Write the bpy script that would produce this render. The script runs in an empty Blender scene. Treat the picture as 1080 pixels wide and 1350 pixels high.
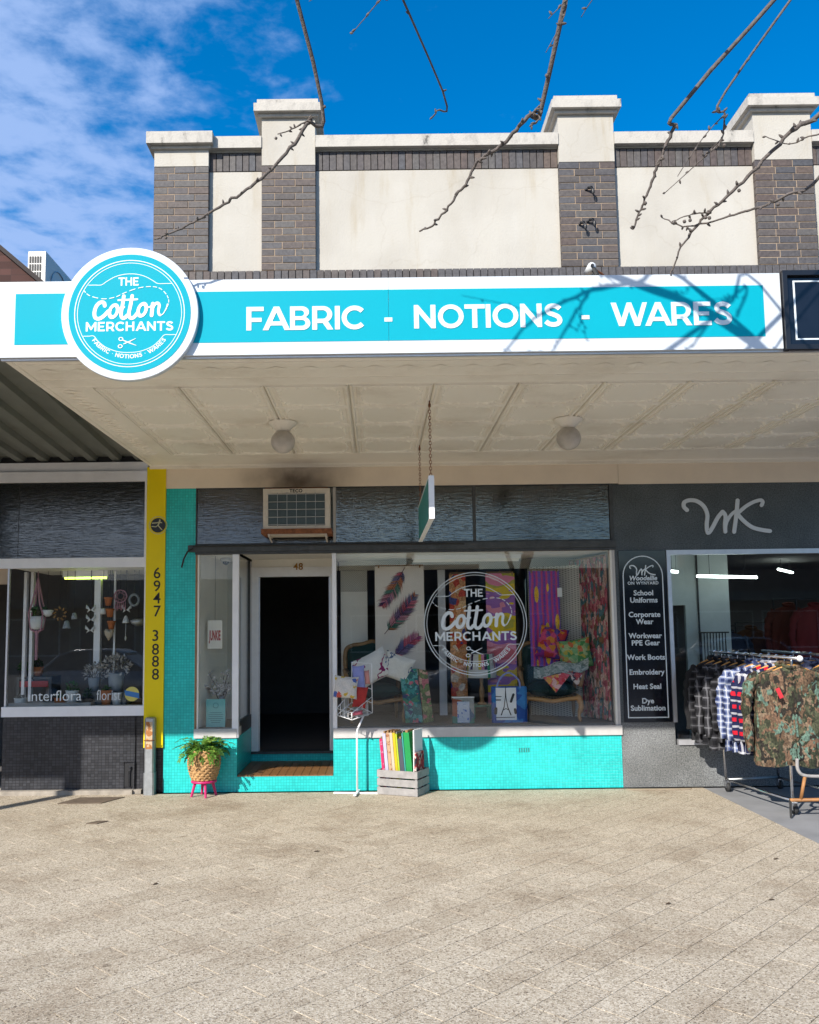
import bpy, math, random
from mathutils import Vector, Matrix
random.seed(7)
S = bpy.context.scene
COL = S.collection
PI = math.pi

# ------------------------------------------------------------------ camera
TH, ROLL, FPX, PPX, PPY = math.atan(.095), -.0117, 1120., 497., 725.
cam_d = bpy.data.cameras.new('camera'); cam = bpy.data.objects.new('camera', cam_d); COL.objects.link(cam)
cam_d.sensor_fit = 'AUTO'; cam_d.sensor_width = 36.; cam_d.lens = 36. * FPX / 1350.
cam_d.shift_x = (540 - PPX) / 1350.; cam_d.shift_y = (PPY - 675) / 1350.
cam_d.clip_start = .05; cam_d.clip_end = 3000
CM = Matrix.Translation((0, -9.72, 1.78)) @ Matrix.Rotation(PI / 2 + TH, 4, 'X') @ Matrix.Rotation(ROLL, 4, 'Z')
cam.matrix_world = CM; S.camera = cam
CR = CM.to_3x3(); CC = CM.translation
def ray(u, v): return CR @ Vector(((u - PPX) / FPX, -(v - PPY) / FPX, -1.))
def PY(u, v, y=0.):                       # photo pixel -> point on the plane y = const
    d = ray(u, v); return CC + d * ((y - CC.y) / d.y)
def PZ(u, v, z=0.):                       # photo pixel -> point on a level at height z
    d = ray(u, v); return CC + d * ((z - CC.z) / d.z)
def PROJ(p):
    q = CR.transposed() @ (Vector(p) - CC); return PPX + FPX * q.x / -q.z, PPY - FPX * q.y / -q.z

# ------------------------------------------------------------------ sky, sun, exposure
AZ, EL = math.radians(34), math.radians(33)
LD = Vector((math.sin(AZ) * math.cos(EL), math.cos(AZ) * math.cos(EL), -math.sin(EL)))   # the way the light travels
world = bpy.data.worlds.new('World'); S.world = world; world.use_nodes = True
wn, wl = world.node_tree.nodes, world.node_tree.links
for n in list(wn): wn.remove(n)
def N(nodes, t, **k):
    n = nodes.new(t)
    for a, b in k.items():
        if a.startswith('i_'): n.inputs[a[2:].replace('_', ' ')].default_value = b
        else: setattr(n, a, b)
    return n
w_out = N(wn, 'ShaderNodeOutputWorld'); w_bg = N(wn, 'ShaderNodeBackground'); w_bg.inputs[1].default_value = .15
sky = N(wn, 'ShaderNodeTexSky', sky_type='NISHITA', sun_disc=False, sun_elevation=EL, sun_rotation=math.radians(214), air_density=1.0, dust_density=1.6, ozone_density=3.0, altitude=300)
hs = N(wn, 'ShaderNodeHueSaturation'); hs.inputs['Saturation'].default_value = 1.45; hs.inputs['Value'].default_value = .47
wl.new(sky.outputs[0], hs.inputs['Color'])
tc = N(wn, 'ShaderNodeTexCoord'); sx = N(wn, 'ShaderNodeSeparateXYZ'); wl.new(tc.outputs['Generated'], sx.inputs[0])
def wmath(op, a, b=None, c=None):
    n = N(wn, 'ShaderNodeMath', operation=op)
    for i, q in enumerate((a, b, c)):
        if q is None: continue
        if isinstance(q, (int, float)): n.inputs[i].default_value = q
        else: wl.new(q, n.inputs[i])
    return n.outputs[0]
zc = wmath('MAXIMUM', sx.outputs[2], .03)
cxo, cyo = wmath('DIVIDE', sx.outputs[0], zc), wmath('DIVIDE', sx.outputs[1], zc)
cv = N(wn, 'ShaderNodeCombineXYZ'); wl.new(cxo, cv.inputs[0]); wl.new(cyo, cv.inputs[1])
n1 = N(wn, 'ShaderNodeTexNoise', i_Scale=9., i_Detail=6., i_Roughness=.58, i_Distortion=.15); wl.new(cv.outputs[0], n1.inputs['Vector'])
n2 = N(wn, 'ShaderNodeTexNoise', i_Scale=1.1, i_Detail=2.); wl.new(cv.outputs[0], n2.inputs['Vector'])
bank = N(wn, 'ShaderNodeMapRange', i_From_Min=.05, i_From_Max=-.62); wl.new(cxo, bank.inputs['Value'])
b2 = wmath('MULTIPLY_ADD', n2.outputs[0], .5, bank.outputs[0])
cr = N(wn, 'ShaderNodeMapRange', i_From_Min=.80, i_From_Max=1.25, interpolation_type='SMOOTHSTEP'); wl.new(wmath('ADD', n1.outputs[0], wmath('MULTIPLY', b2, .52)), cr.inputs['Value'])
cm = N(wn, 'ShaderNodeMix', data_type='RGBA'); wl.new(wmath('MULTIPLY', cr.outputs[0], .85), cm.inputs[0])
wl.new(hs.outputs[0], cm.inputs[6]); cm.inputs[7].default_value = (.85, 1.22, 2.05, 1)
wl.new(cm.outputs[2], w_bg.inputs[0]); wl.new(w_bg.outputs[0], w_out.inputs[0])

sun_d = bpy.data.lights.new('sun', 'SUN'); sun_d.energy = 2.2; sun_d.angle = math.radians(.5); sun_d.color = (1, .95, .87)
sun = bpy.data.objects.new('sun', sun_d); COL.objects.link(sun); sun.location = (-6, -14, 12)
sun.rotation_euler = LD.to_track_quat('-Z', 'Y').to_euler()
S.view_settings.view_transform = 'Standard'; S.view_settings.look = 'None'
S.view_settings.exposure = 1.66; S.view_settings.gamma = 1.; S.view_settings.use_curve_mapping = False
S.render.engine = 'CYCLES'; S.cycles.use_denoising = True
S.cycles.max_bounces = 10; S.cycles.diffuse_bounces = 5; S.cycles.glossy_bounces = 4; S.cycles.transparent_max_bounces = 16
S.cycles.caustics_reflective = False; S.cycles.caustics_refractive = False

# ------------------------------------------------------------------ materials
def new_mat(name):
    m = bpy.data.materials.new(name); m.use_nodes = True
    nt = m.node_tree; b = nt.nodes['Principled BSDF']
    return m, nt.nodes, nt.links, b
def rgb(c): return (c[0], c[1], c[2], 1)
def ramp(nodes, stops, interp='LINEAR'):
    r = nodes.new('ShaderNodeValToRGB'); r.color_ramp.interpolation = interp
    e = r.color_ramp.elements
    while len(e) < len(stops): e.new(.5)
    for i, (p, c) in enumerate(stops): e[i].position = p; e[i].color = rgb(c)
    return r
def bump_of(nodes, links, b, h, strength=.3, dist=.01):
    bp = N(nodes, 'ShaderNodeBump', i_Strength=strength, i_Distance=dist); links.new(h, bp.inputs['Height']); links.new(bp.outputs[0], b.inputs['Normal']); return bp
def P(name, col, rough=.5, metal=0., var=.12, scale=6., bump=0., bscale=90., coat=0., spec=.5, geo=False):
    """painted / plain material with a little blotchy wear"""
    m, nd, lk, b = new_mat(name)
    b.inputs['Roughness'].default_value = rough; b.inputs['Metallic'].default_value = metal
    b.inputs['Coat Weight'].default_value = coat; b.inputs['Specular IOR Level'].default_value = spec
    t = nd.new('ShaderNodeTexCoord'); src = t.outputs['Object']
    if geo: g = nd.new('ShaderNodeNewGeometry'); src = g.outputs['Position']
    n = N(nd, 'ShaderNodeTexNoise', i_Scale=scale, i_Detail=6., i_Roughness=.6); lk.new(src, n.inputs['Vector'])
    r = ramp(nd, [(.3, [c * (1 - var) for c in col]), (.7, [min(1, c * (1 + var * .6)) for c in col])]); lk.new(n.outputs[0], r.inputs[0]); lk.new(r.outputs[0], b.inputs['Base Color'])
    mr = N(nd, 'ShaderNodeMapRange', i_To_Min=max(.02, rough - .08), i_To_Max=min(1, rough + .1)); lk.new(n.outputs[0], mr.inputs['Value']); lk.new(mr.outputs[0], b.inputs['Roughness'])
    if bump:
        n2 = N(nd, 'ShaderNodeTexNoise', i_Scale=bscale, i_Detail=4.); lk.new(src, n2.inputs['Vector']); bump_of(nd, lk, b, n2.outputs[0], bump, .01)
    return m
def mosaic(name, col, grout, w, h, rough=.25, var=.1, bias=0.):
    m, nd, lk, b = new_mat(name); b.inputs['Roughness'].default_value = rough; b.inputs['Specular IOR Level'].default_value = .3
    g = nd.new('ShaderNodeNewGeometry'); s = nd.new('ShaderNodeSeparateXYZ'); lk.new(g.outputs['Position'], s.inputs[0])
    a = N(nd, 'ShaderNodeMath', operation='ADD'); lk.new(s.outputs[0], a.inputs[0]); lk.new(s.outputs[1], a.inputs[1])
    c = nd.new('ShaderNodeCombineXYZ'); lk.new(a.outputs[0], c.inputs[0]); lk.new(s.outputs[2], c.inputs[1])
    br = N(nd, 'ShaderNodeTexBrick', offset=0., i_Scale=1., i_Brick_Width=w, i_Row_Height=h, i_Mortar_Size=.0022, i_Mortar_Smooth=.3, i_Bias=bias)
    lk.new(c.outputs[0], br.inputs['Vector'])
    br.inputs['Color1'].default_value = rgb([q * (1 - var) for q in col]); br.inputs['Color2'].default_value = rgb([min(1, q * (1 + var)) for q in col]); br.inputs['Mortar'].default_value = rgb(grout)
    no = N(nd, 'ShaderNodeTexNoise', i_Scale=1.7, i_Detail=5.); lk.new(g.outputs['Position'], no.inputs['Vector'])
    mx = N(nd, 'ShaderNodeMix', data_type='RGBA', blend_type='MULTIPLY'); mx.inputs[0].default_value = .5
    rr = ramp(nd, [(.32, (.62, .64, .64)), (.55, (1, 1, 1))]); lk.new(no.outputs[0], rr.inputs[0]); lk.new(br.outputs[0], mx.inputs[6]); lk.new(rr.outputs[0], mx.inputs[7]); lk.new(mx.outputs[2], b.inputs['Base Color'])
    iv = N(nd, 'ShaderNodeMath', operation='SUBTRACT'); iv.inputs[0].default_value = 1; lk.new(br.outputs['Fac'], iv.inputs[1])
    n3 = N(nd, 'ShaderNodeTexNoise', i_Scale=22., i_Detail=2.); lk.new(g.outputs['Position'], n3.inputs['Vector'])
    ad = N(nd, 'ShaderNodeMath', operation='MULTIPLY_ADD'); lk.new(n3.outputs[0], ad.inputs[0]); ad.inputs[1].default_value = .6; lk.new(iv.outputs[0], ad.inputs[2])
    bump_of(nd, lk, b, ad.outputs[0], .5, .003)
    return m
def glassy(name, tint=(.93, .97, .96), rough=0., bump=None, f0=1.5, extra=0.):
    """thin sheet of window glass: see-through plus mirror by Fresnel"""
    m = bpy.data.materials.new(name); m.use_nodes = True; nd, lk = m.node_tree.nodes, m.node_tree.links
    for n in list(nd): nd.remove(n)
    o = nd.new('ShaderNodeOutputMaterial'); tr = nd.new('ShaderNodeBsdfTransparent'); tr.inputs[0].default_value = rgb(tint)
    gl = nd.new('ShaderNodeBsdfGlossy'); gl.inputs['Roughness'].default_value = rough; gl.inputs[0].default_value = (1, 1, 1, 1)
    fr = N(nd, 'ShaderNodeFresnel', i_IOR=f0); mx = nd.new('ShaderNodeMixShader')
    if bump:
        t = nd.new('ShaderNodeNewGeometry'); mp = N(nd, 'ShaderNodeMapping'); mp.inputs['Scale'].default_value = (3.2, 3.2, 30); lk.new(t.outputs['Position'], mp.inputs[0])
        n = N(nd, 'ShaderNodeTexNoise', i_Scale=2.4, i_Detail=3., i_Distortion=.4); lk.new(mp.outputs[0], n.inputs['Vector'])
        bp = N(nd, 'ShaderNodeBump', i_Strength=bump, i_Distance=.0022); lk.new(n.outputs[0], bp.inputs['Height'])
        lk.new(bp.outputs[0], gl.inputs['Normal']); lk.new(bp.outputs[0], fr.inputs['Normal'])
    ge = nd.new('ShaderNodeNewGeometry'); io = N(nd, 'ShaderNodeMapRange', i_To_Min=f0, i_To_Max=1 / f0); lk.new(ge.outputs['Backfacing'], io.inputs['Value']); lk.new(io.outputs[0], fr.inputs['IOR'])   # same mirror strength on both faces of the sheet
    fac = fr.outputs[0]
    if extra:
        ex = N(nd, 'ShaderNodeMath', operation='ADD', use_clamp=True); lk.new(fac, ex.inputs[0]); ex.inputs[1].default_value = extra; fac = ex.outputs[0]
    lk.new(fac, mx.inputs[0]); lk.new(tr.outputs[0], mx.inputs[1]); lk.new(gl.outputs[0], mx.inputs[2]); lk.new(mx.outputs[0], o.inputs[0])
    return m
def emit(name, col, st):
    m, nd, lk, b = new_mat(name); b.inputs['Base Color'].default_value = rgb(col); b.inputs['Emission Color'].default_value = rgb(col); b.inputs['Emission Strength'].default_value = st; return m
def cells(name, stops, scale=20., rough=.85, vor=True, distort=.6, interp='CONSTANT', stretch=(1, 1, 1), fuzz=.25, gain=1.):
    """printed cloth: patches of several colours"""
    m, nd, lk, b = new_mat(name); b.inputs['Roughness'].default_value = rough; b.inputs['Specular IOR Level'].default_value = .2
    t = nd.new('ShaderNodeTexCoord'); mp = nd.new('ShaderNodeMapping'); mp.inputs['Scale'].default_value = stretch; lk.new(t.outputs['Object'], mp.inputs[0])
    n = N(nd, 'ShaderNodeTexNoise', i_Scale=scale * .5, i_Detail=3.); lk.new(mp.outputs[0], n.inputs['Vector'])
    if vor:
        mx = N(nd, 'ShaderNodeMix', data_type='RGBA'); mx.inputs[0].default_value = distort * .12; lk.new(mp.outputs[0], mx.inputs[6]); lk.new(n.outputs[1], mx.inputs[7])
        v = N(nd, 'ShaderNodeTexVoronoi', i_Scale=scale); lk.new(mx.outputs[2], v.inputs['Vector'])
        sp = nd.new('ShaderNodeSeparateColor'); lk.new(v.outputs['Color'], sp.inputs[0]); f = sp.outputs[0]
    else:
        st = N(nd, 'ShaderNodeMapRange', i_From_Min=.27, i_From_Max=.73); lk.new(n.outputs[0], st.inputs['Value']); f = st.outputs[0]
    r = ramp(nd, [(p_, [min(.9, q_ * gain) for q_ in c_]) for p_, c_ in stops], interp); lk.new(f, r.inputs[0])
    n2 = N(nd, 'ShaderNodeTexNoise', i_Scale=scale * 3.1, i_Detail=4.); lk.new(mp.outputs[0], n2.inputs['Vector'])
    ml = N(nd, 'ShaderNodeMix', data_type='RGBA', blend_type='MULTIPLY'); ml.inputs[0].default_value = fuzz
    r2 = ramp(nd, [(.35, (.25, .25, .3)), (.65, (1.0, 1.0, 1.0))]); lk.new(n2.outputs[0], r2.inputs[0]); lk.new(r.outputs[0], ml.inputs[6]); lk.new(r2.outputs[0], ml.inputs[7]); lk.new(ml.outputs[2], b.inputs['Base Color'])
    n3 = N(nd, 'ShaderNodeTexNoise', i_Scale=9., i_Detail=3.); lk.new(t.outputs['Object'], n3.inputs['Vector']); bump_of(nd, lk, b, n3.outputs[0], .3, .03)
    return m
def plaid(name, base, dark, light, per=.11, third=None):
    m, nd, lk, b = new_mat(name); b.inputs['Roughness'].default_value = .95; b.inputs['Specular IOR Level'].default_value = .1
    t = nd.new('ShaderNodeTexCoord'); s = nd.new('ShaderNodeSeparateXYZ')
    nz = N(nd, 'ShaderNodeTexNoise', i_Scale=5., i_Detail=2.); lk.new(t.outputs['Object'], nz.inputs['Vector'])
    mv = N(nd, 'ShaderNodeMix', data_type='RGBA'); mv.inputs[0].default_value = .03; lk.new(t.outputs['Object'], mv.inputs[6]); lk.new(nz.outputs[1], mv.inputs[7])
    lk.new(mv.outputs[2], s.inputs[0])
    def mt(op, a, c=None):
        n = N(nd, 'ShaderNodeMath', operation=op)
        for i, q in enumerate((a, c)):
            if q is None: continue
            if isinstance(q, (int, float)): n.inputs[i].default_value = q
            else: lk.new(q, n.inputs[i])
        return n.outputs[0]
    def stripe(ax, ph, wd):
        return mt('LESS_THAN', mt('FRACT', mt('ADD', mt('DIVIDE', s.outputs[ax], per), ph + 20)), wd)
    def mixc(f, a, c):
        x = N(nd, 'ShaderNodeMix', data_type='RGBA'); lk.new(f, x.inputs[0])
        for i, q in ((6, a), (7, c)):
            if isinstance(q, (tuple, list)): x.inputs[i].default_value = rgb(q)
            else: lk.new(q, x.inputs[i])
        return x.outputs[2]
    d = mt('MULTIPLY', mt('ADD', stripe(0, 0, .45), stripe(2, 0, .45)), .5)
    c = mixc(d, base, dark)
    l = mt('MULTIPLY', mt('ADD', stripe(0, .35, .16), stripe(2, .35, .16)), .62)
    c = mixc(mt('MINIMUM', l, 1.), c, light)
    if third:
        c = mixc(mt('MULTIPLY', stripe(0, -.12, .3), stripe(2, -.12, .3)), c, third)
    lk.new(c, b.inputs['Base Color'])
    n3 = N(nd, 'ShaderNodeTexNoise', i_Scale=7., i_Detail=3.); lk.new(t.outputs['Object'], n3.inputs['Vector']); bump_of(nd, lk, b, n3.outputs[0], .35, .04)
    return m

M = {}
def aged_cream(name, col, spots):
    m, nd, lk, b = new_mat(name); b.inputs['Roughness'].default_value = .88
    g = nd.new('ShaderNodeNewGeometry'); mp = nd.new('ShaderNodeMapping'); mp.inputs['Scale'].default_value = (2.2, 2.2, 1.1); lk.new(g.outputs['Position'], mp.inputs[0])
    n = N(nd, 'ShaderNodeTexNoise', i_Scale=3.2, i_Detail=9., i_Roughness=.72); lk.new(mp.outputs[0], n.inputs['Vector'])
    r = ramp(nd, [(spots, [c * .28 for c in col]), (spots + .05, [c * .80 for c in col]), (.5, col), (.8, [min(1, c * 1.05) for c in col])]); lk.new(n.outputs[0], r.inputs[0]); lk.new(r.outputs[0], b.inputs['Base Color'])
    n2 = N(nd, 'ShaderNodeTexNoise', i_Scale=40., i_Detail=4.); lk.new(g.outputs['Position'], n2.inputs['Vector']); bump_of(nd, lk, b, n2.outputs[0], .35, .01); return m
M['oldcream'] = aged_cream('weathered_cream_coping', (.47, .44, .39), .33)
def attr_mat(name, rough=.8):
    m, nd, lk, b = new_mat(name); b.inputs['Roughness'].default_value = rough; b.inputs['Specular IOR Level'].default_value = .2
    a = N(nd, 'ShaderNodeVertexColor', layer_name='col'); lk.new(a.outputs[0], b.inputs['Base Color']); return m
M['attr'] = attr_mat('printed_colours')
M['white_sign'] = P('white_sign_face', (.60, .64, .67), .32, var=.02, scale=2)
M['cyan'] = P('cyan_sign_face', (.0, .335, .43), .6, var=.03, scale=2, spec=.12)
M['vinyl'] = P('white_vinyl', (.66, .72, .74), .4, var=.02)
M['black_sign'] = P('black_gloss_sign', (.008, .010, .016), .08, var=.2)
M['black_frame'] = P('black_frame', (.010, .011, .015), .35)
def streaked(name, col):
    m, nd, lk, b = new_mat(name); b.inputs['Roughness'].default_value = .88; b.inputs['Specular IOR Level'].default_value = .25
    g = nd.new('ShaderNodeNewGeometry'); mp = nd.new('ShaderNodeMapping'); mp.inputs['Scale'].default_value = (1.5, 1.5, .22); lk.new(g.outputs['Position'], mp.inputs[0])
    n = N(nd, 'ShaderNodeTexNoise', i_Scale=2.6, i_Detail=7., i_Roughness=.62); lk.new(mp.outputs[0], n.inputs['Vector'])
    n1 = N(nd, 'ShaderNodeTexNoise', i_Scale=1.3, i_Detail=6.); lk.new(g.outputs['Position'], n1.inputs['Vector'])
    r = ramp(nd, [(.30, (col[0] * .86, col[1] * .80, col[2] * .70)), (.44, (col[0] * .97, col[1] * .96, col[2] * .94)), (.7, col)]); lk.new(n.outputs[0], r.inputs[0])
    r1 = ramp(nd, [(.3, (.90, .89, .88)), (.6, (1.03, 1.03, 1.03))]); lk.new(n1.outputs[0], r1.inputs[0])
    mx = N(nd, 'ShaderNodeMix', data_type='RGBA', blend_type='MULTIPLY'); mx.inputs[0].default_value = 1; lk.new(r.outputs[0], mx.inputs[6]); lk.new(r1.outputs[0], mx.inputs[7])
    v = N(nd, 'ShaderNodeTexVoronoi', i_Scale=.8, feature='DISTANCE_TO_EDGE'); wv = N(nd, 'ShaderNodeMix', data_type='RGBA'); wv.inputs[0].default_value = .22; lk.new(g.outputs['Position'], wv.inputs[6]); n4 = N(nd, 'ShaderNodeTexNoise', i_Scale=3., i_Detail=6.); lk.new(g.outputs['Position'], n4.inputs['Vector']); lk.new(n4.outputs[1], wv.inputs[7]); lk.new(wv.outputs[2], v.inputs['Vector'])
    cr_ = ramp(nd, [(0, (.72, .66, .58)), (.0045, (1, 1, 1))]); lk.new(v.outputs['Distance'], cr_.inputs[0])       # hairline cracks
    m2 = N(nd, 'ShaderNodeMix', data_type='RGBA', blend_type='MULTIPLY'); m2.inputs[0].default_value = .22; lk.new(mx.outputs[2], m2.inputs[6]); lk.new(cr_.outputs[0], m2.inputs[7]); lk.new(m2.outputs[2], b.inputs['Base Color'])
    n2 = N(nd, 'ShaderNodeTexNoise', i_Scale=45., i_Detail=4.); lk.new(g.outputs['Position'], n2.inputs['Vector']); bump_of(nd, lk, b, n2.outputs[0], .3, .01); return m
M['cream'] = streaked('cream_render', (.48, .455, .405))
M['alu'] = P('brushed_aluminium', (.62, .62, .64), .38, .6, var=.08, scale=14)
M['white_paint'] = P('white_painted_frame', (.80, .80, .81), .38, var=.06, scale=7)
M['beige'] = P('beige_fascia_paint', (.80, .69, .55), .7, var=.08, scale=2.2, bump=.1, bscale=30, geo=True)
M['dark_wood'] = P('dark_weathered_wood', (.055, .060, .062), .55, var=.4, scale=11, bump=.3, bscale=40)
M['sill'] = P('grey_sill_paint', (.52, .50, .48), .6, var=.1, scale=8)
M['steel'] = P('galvanised_steel', (.42, .44, .45), .42, .75, var=.15, scale=18, bump=.05)
M['chrome'] = P('chrome_tube', (.72, .72, .74), .14, 1., var=.05)
M['rust'] = P('rusty_iron', (.24, .09, .04), .85, .2, var=.5, scale=25, bump=.3)
M['black'] = P('black_metal', (.012, .012, .013), .5, var=.3)
M['rubber'] = P('black_rubber', (.025, .025, .025), .75)
M['mint'] = mosaic('turquoise_mosaic', (.030, .55, .525), (.020, .38, .365), .0315, .0315, var=.09)
M['darkmosaic'] = mosaic('charcoal_mosaic', (.045, .046, .052), (.018, .018, .02), .040, .031, rough=.22, var=.25)
M['yellow'] = P('yellow_board', (.82, .63, .004), .45, var=.05, scale=3, spec=.25)
def soot(m, x, z, rx, rz):
    nd, lk = m.node_tree.nodes, m.node_tree.links; b = nd['Principled BSDF']; src = b.inputs['Base Color'].links[0].from_socket
    g = nd.new('ShaderNodeNewGeometry'); mp = nd.new('ShaderNodeMapping'); mp.vector_type = 'TEXTURE'; mp.inputs['Location'].default_value = (x, 0, z); mp.inputs['Scale'].default_value = (rx, 5, rz); lk.new(g.outputs['Position'], mp.inputs[0])
    gr = N(nd, 'ShaderNodeTexGradient', gradient_type='SPHERICAL'); lk.new(mp.outputs[0], gr.inputs[0]); n = N(nd, 'ShaderNodeTexNoise', i_Scale=5., i_Detail=4.); lk.new(g.outputs['Position'], n.inputs['Vector'])
    k = N(nd, 'ShaderNodeMath', operation='MULTIPLY', use_clamp=True); lk.new(gr.outputs[0], k.inputs[0]); lk.new(n.outputs[0], k.inputs[1]); k2 = N(nd, 'ShaderNodeMath', operation='MULTIPLY', use_clamp=True); lk.new(k.outputs[0], k2.inputs[0]); k2.inputs[1].default_value = 1.35
    mx = N(nd, 'ShaderNodeMix', data_type='RGBA'); lk.new(k2.outputs[0], mx.inputs[0]); lk.new(src, mx.inputs[6]); mx.inputs[7].default_value = (.10, .07, .05, 1); lk.new(mx.outputs[2], b.inputs['Base Color'])
soot(M['beige'], -.93, 3.56, .80, .42)
M['granite'] = None
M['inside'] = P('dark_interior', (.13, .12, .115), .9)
M['insidew'] = P('off_white_interior', (.80, .77, .70), .8, var=.08, scale=3)
M['carpet'] = P('grey_carpet', (.17, .16, .15), .95, bump=.3, bscale=200)
M['glass'] = glassy('shop_glass', (.97, .985, .98), f0=1.40)
M['texglass'] = glassy('textured_transom_glass', (.26, .28, .28), .01, bump=.60, f0=1.65, extra=.035)
M['wood'] = P('pale_wood', (.42, .22, .08), .5, var=.25, scale=9)
M['oak'] = P('carved_oak', (.27, .15, .06), .5, var=.3, scale=12)
M['velvet'] = P('dark_green_velvet', (.008, .035, .032), .9, var=.35, scale=9)
M['white_wire'] = P('white_wire', (.80, .80, .80), .4, var=.04)
M['magenta'] = P('magenta_paint', (.50, .015, .13), .45, var=.12, scale=14)
M['terracotta'] = P('terracotta', (.42, .14, .05), .8, var=.2, scale=14)
M['whitepot'] = P('white_ceramic', (.62, .64, .65), .35, var=.08)
M['greypot'] = P('grey_ceramic', (.26, .29, .32), .5, var=.15)
M['soil'] = P('potting_soil', (.03, .02, .013), .95, bump=.5)
M['crate'] = P('grey_washed_timber', (.30, .285, .275), .75, var=.22, scale=16, bump=.25, bscale=70)
M['paper'] = P('white_card', (.75, .75, .74), .7, var=.02)
M['lampglobe'] = P('dusty_opal_glass', (.48, .44, .40), .35, var=.22, scale=9)
M['ink'] = P('black_ink', (.012, .012, .012), .6)
M['red'] = P('faded_red_ink', (.45, .07, .07), .7)

def pebble():
    m, nd, lk, b = new_mat('exposed_aggregate'); b.inputs['Roughness'].default_value = .9; b.inputs['Specular IOR Level'].default_value = .25
    g = nd.new('ShaderNodeNewGeometry'); oi = nd.new('ShaderNodeObjectInfo')
    v = N(nd, 'ShaderNodeTexVoronoi', i_Scale=130.); lk.new(g.outputs['Position'], v.inputs['Vector'])
    sp = nd.new('ShaderNodeSeparateColor'); lk.new(v.outputs['Color'], sp.inputs[0])
    r = ramp(nd, [(0, (.14, .108, .078)), (.10, (.33, .272, .20)), (.3, (.43, .362, .272)), (.62, (.51, .437, .335)), (.9, (.63, .555, .445))]); lk.new(sp.outputs[0], r.inputs[0])
    n = N(nd, 'ShaderNodeTexNoise', i_Scale=1.6, i_Detail=7., i_Roughness=.65); lk.new(g.outputs['Position'], n.inputs['Vector'])
    r2 = ramp(nd, [(.28, (.74, .70, .66)), (.5, (.95, .95, .94)), (.7, (1, 1, 1))]); lk.new(n.outputs[0], r2.inputs[0])
    mx = N(nd, 'ShaderNodeMix', data_type='RGBA', blend_type='MULTIPLY'); mx.inputs[0].default_value = 1; lk.new(r.outputs[0], mx.inputs[6]); lk.new(r2.outputs[0], mx.inputs[7])
    r3 = ramp(nd, [(0, (.91, .90, .89)), (1, (1.02, 1.02, 1.02))]); lk.new(oi.outputs['Random'], r3.inputs[0])
    m2 = N(nd, 'ShaderNodeMix', data_type='RGBA', blend_type='MULTIPLY'); m2.inputs[0].default_value = 1; lk.new(mx.outputs[2], m2.inputs[6]); lk.new(r3.outputs[0], m2.inputs[7])
    gv = N(nd, 'ShaderNodeTexVoronoi', i_Scale=2.1); lk.new(g.outputs['Position'], gv.inputs['Vector'])           # trodden gum spots and old stains
    gr = ramp(nd, [(.0, (.50, .47, .45)), (.045, (.58, .55, .53)), (.06, (1, 1, 1))]); lk.new(gv.outputs['Distance'], gr.inputs[0])
    st = N(nd, 'ShaderNodeTexNoise', i_Scale=.75, i_Detail=9., i_Roughness=.7, i_Distortion=.8); lk.new(g.outputs['Position'], st.inputs['Vector'])
    sr = ramp(nd, [(.33, (.70, .66, .62)), (.46, (1, 1, 1)), (.62, (1, 1, 1)), (.72, (1.08, 1.08, 1.08))]); lk.new(st.outputs[0], sr.inputs[0])
    m3 = N(nd, 'ShaderNodeMix', data_type='RGBA', blend_type='MULTIPLY'); m3.inputs[0].default_value = .8; lk.new(m2.outputs[2], m3.inputs[6]); lk.new(gr.outputs[0], m3.inputs[7])
    m4 = N(nd, 'ShaderNodeMix', data_type='RGBA', blend_type='MULTIPLY'); m4.inputs[0].default_value = .8; lk.new(m3.outputs[2], m4.inputs[6]); lk.new(sr.outputs[0], m4.inputs[7])
    lk.new(m4.outputs[2], b.inputs['Base Color'])
    bump_of(nd, lk, b, v.outputs['Distance'], .55, .004)
    return m
M['pebble'] = pebble()
def brickmat():
    m, nd, lk, b = new_mat('iron_spot_brick'); b.inputs['Roughness'].default_value = .62; b.inputs['Specular IOR Level'].default_value = .35
    oi = nd.new('ShaderNodeObjectInfo'); g = nd.new('ShaderNodeNewGeometry')
    r = ramp(nd, [(0, (.150, .152, .165)), (.25, (.130, .118, .115)), (.45, (.170, .165, .162)), (.65, (.160, .125, .112)), (.82, (.115, .125, .145)), (1, (.185, .145, .122))]); lk.new(oi.outputs['Random'], r.inputs[0])
    n = N(nd, 'ShaderNodeTexNoise', i_Scale=22., i_Detail=8., i_Roughness=.75); lk.new(g.outputs['Position'], n.inputs['Vector'])
    r2 = ramp(nd, [(.3, (.34, .32, .32)), (.68, (.80, .77, .74))]); lk.new(n.outputs[0], r2.inputs[0])
    mx = N(nd, 'ShaderNodeMix', data_type='RGBA', blend_type='MULTIPLY'); mx.inputs[0].default_value = 1; lk.new(r.outputs[0], mx.inputs[6]); lk.new(r2.outputs[0], mx.inputs[7]); lk.new(mx.outputs[2], b.inputs['Base Color'])
    bump_of(nd, lk, b, n.outputs[0], .35, .006); return m
M['brick'] = brickmat()
M['mortar'] = P('sandy_mortar', (.40, .30, .21), .95, var=.2, scale=14, bump=.3)
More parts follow.
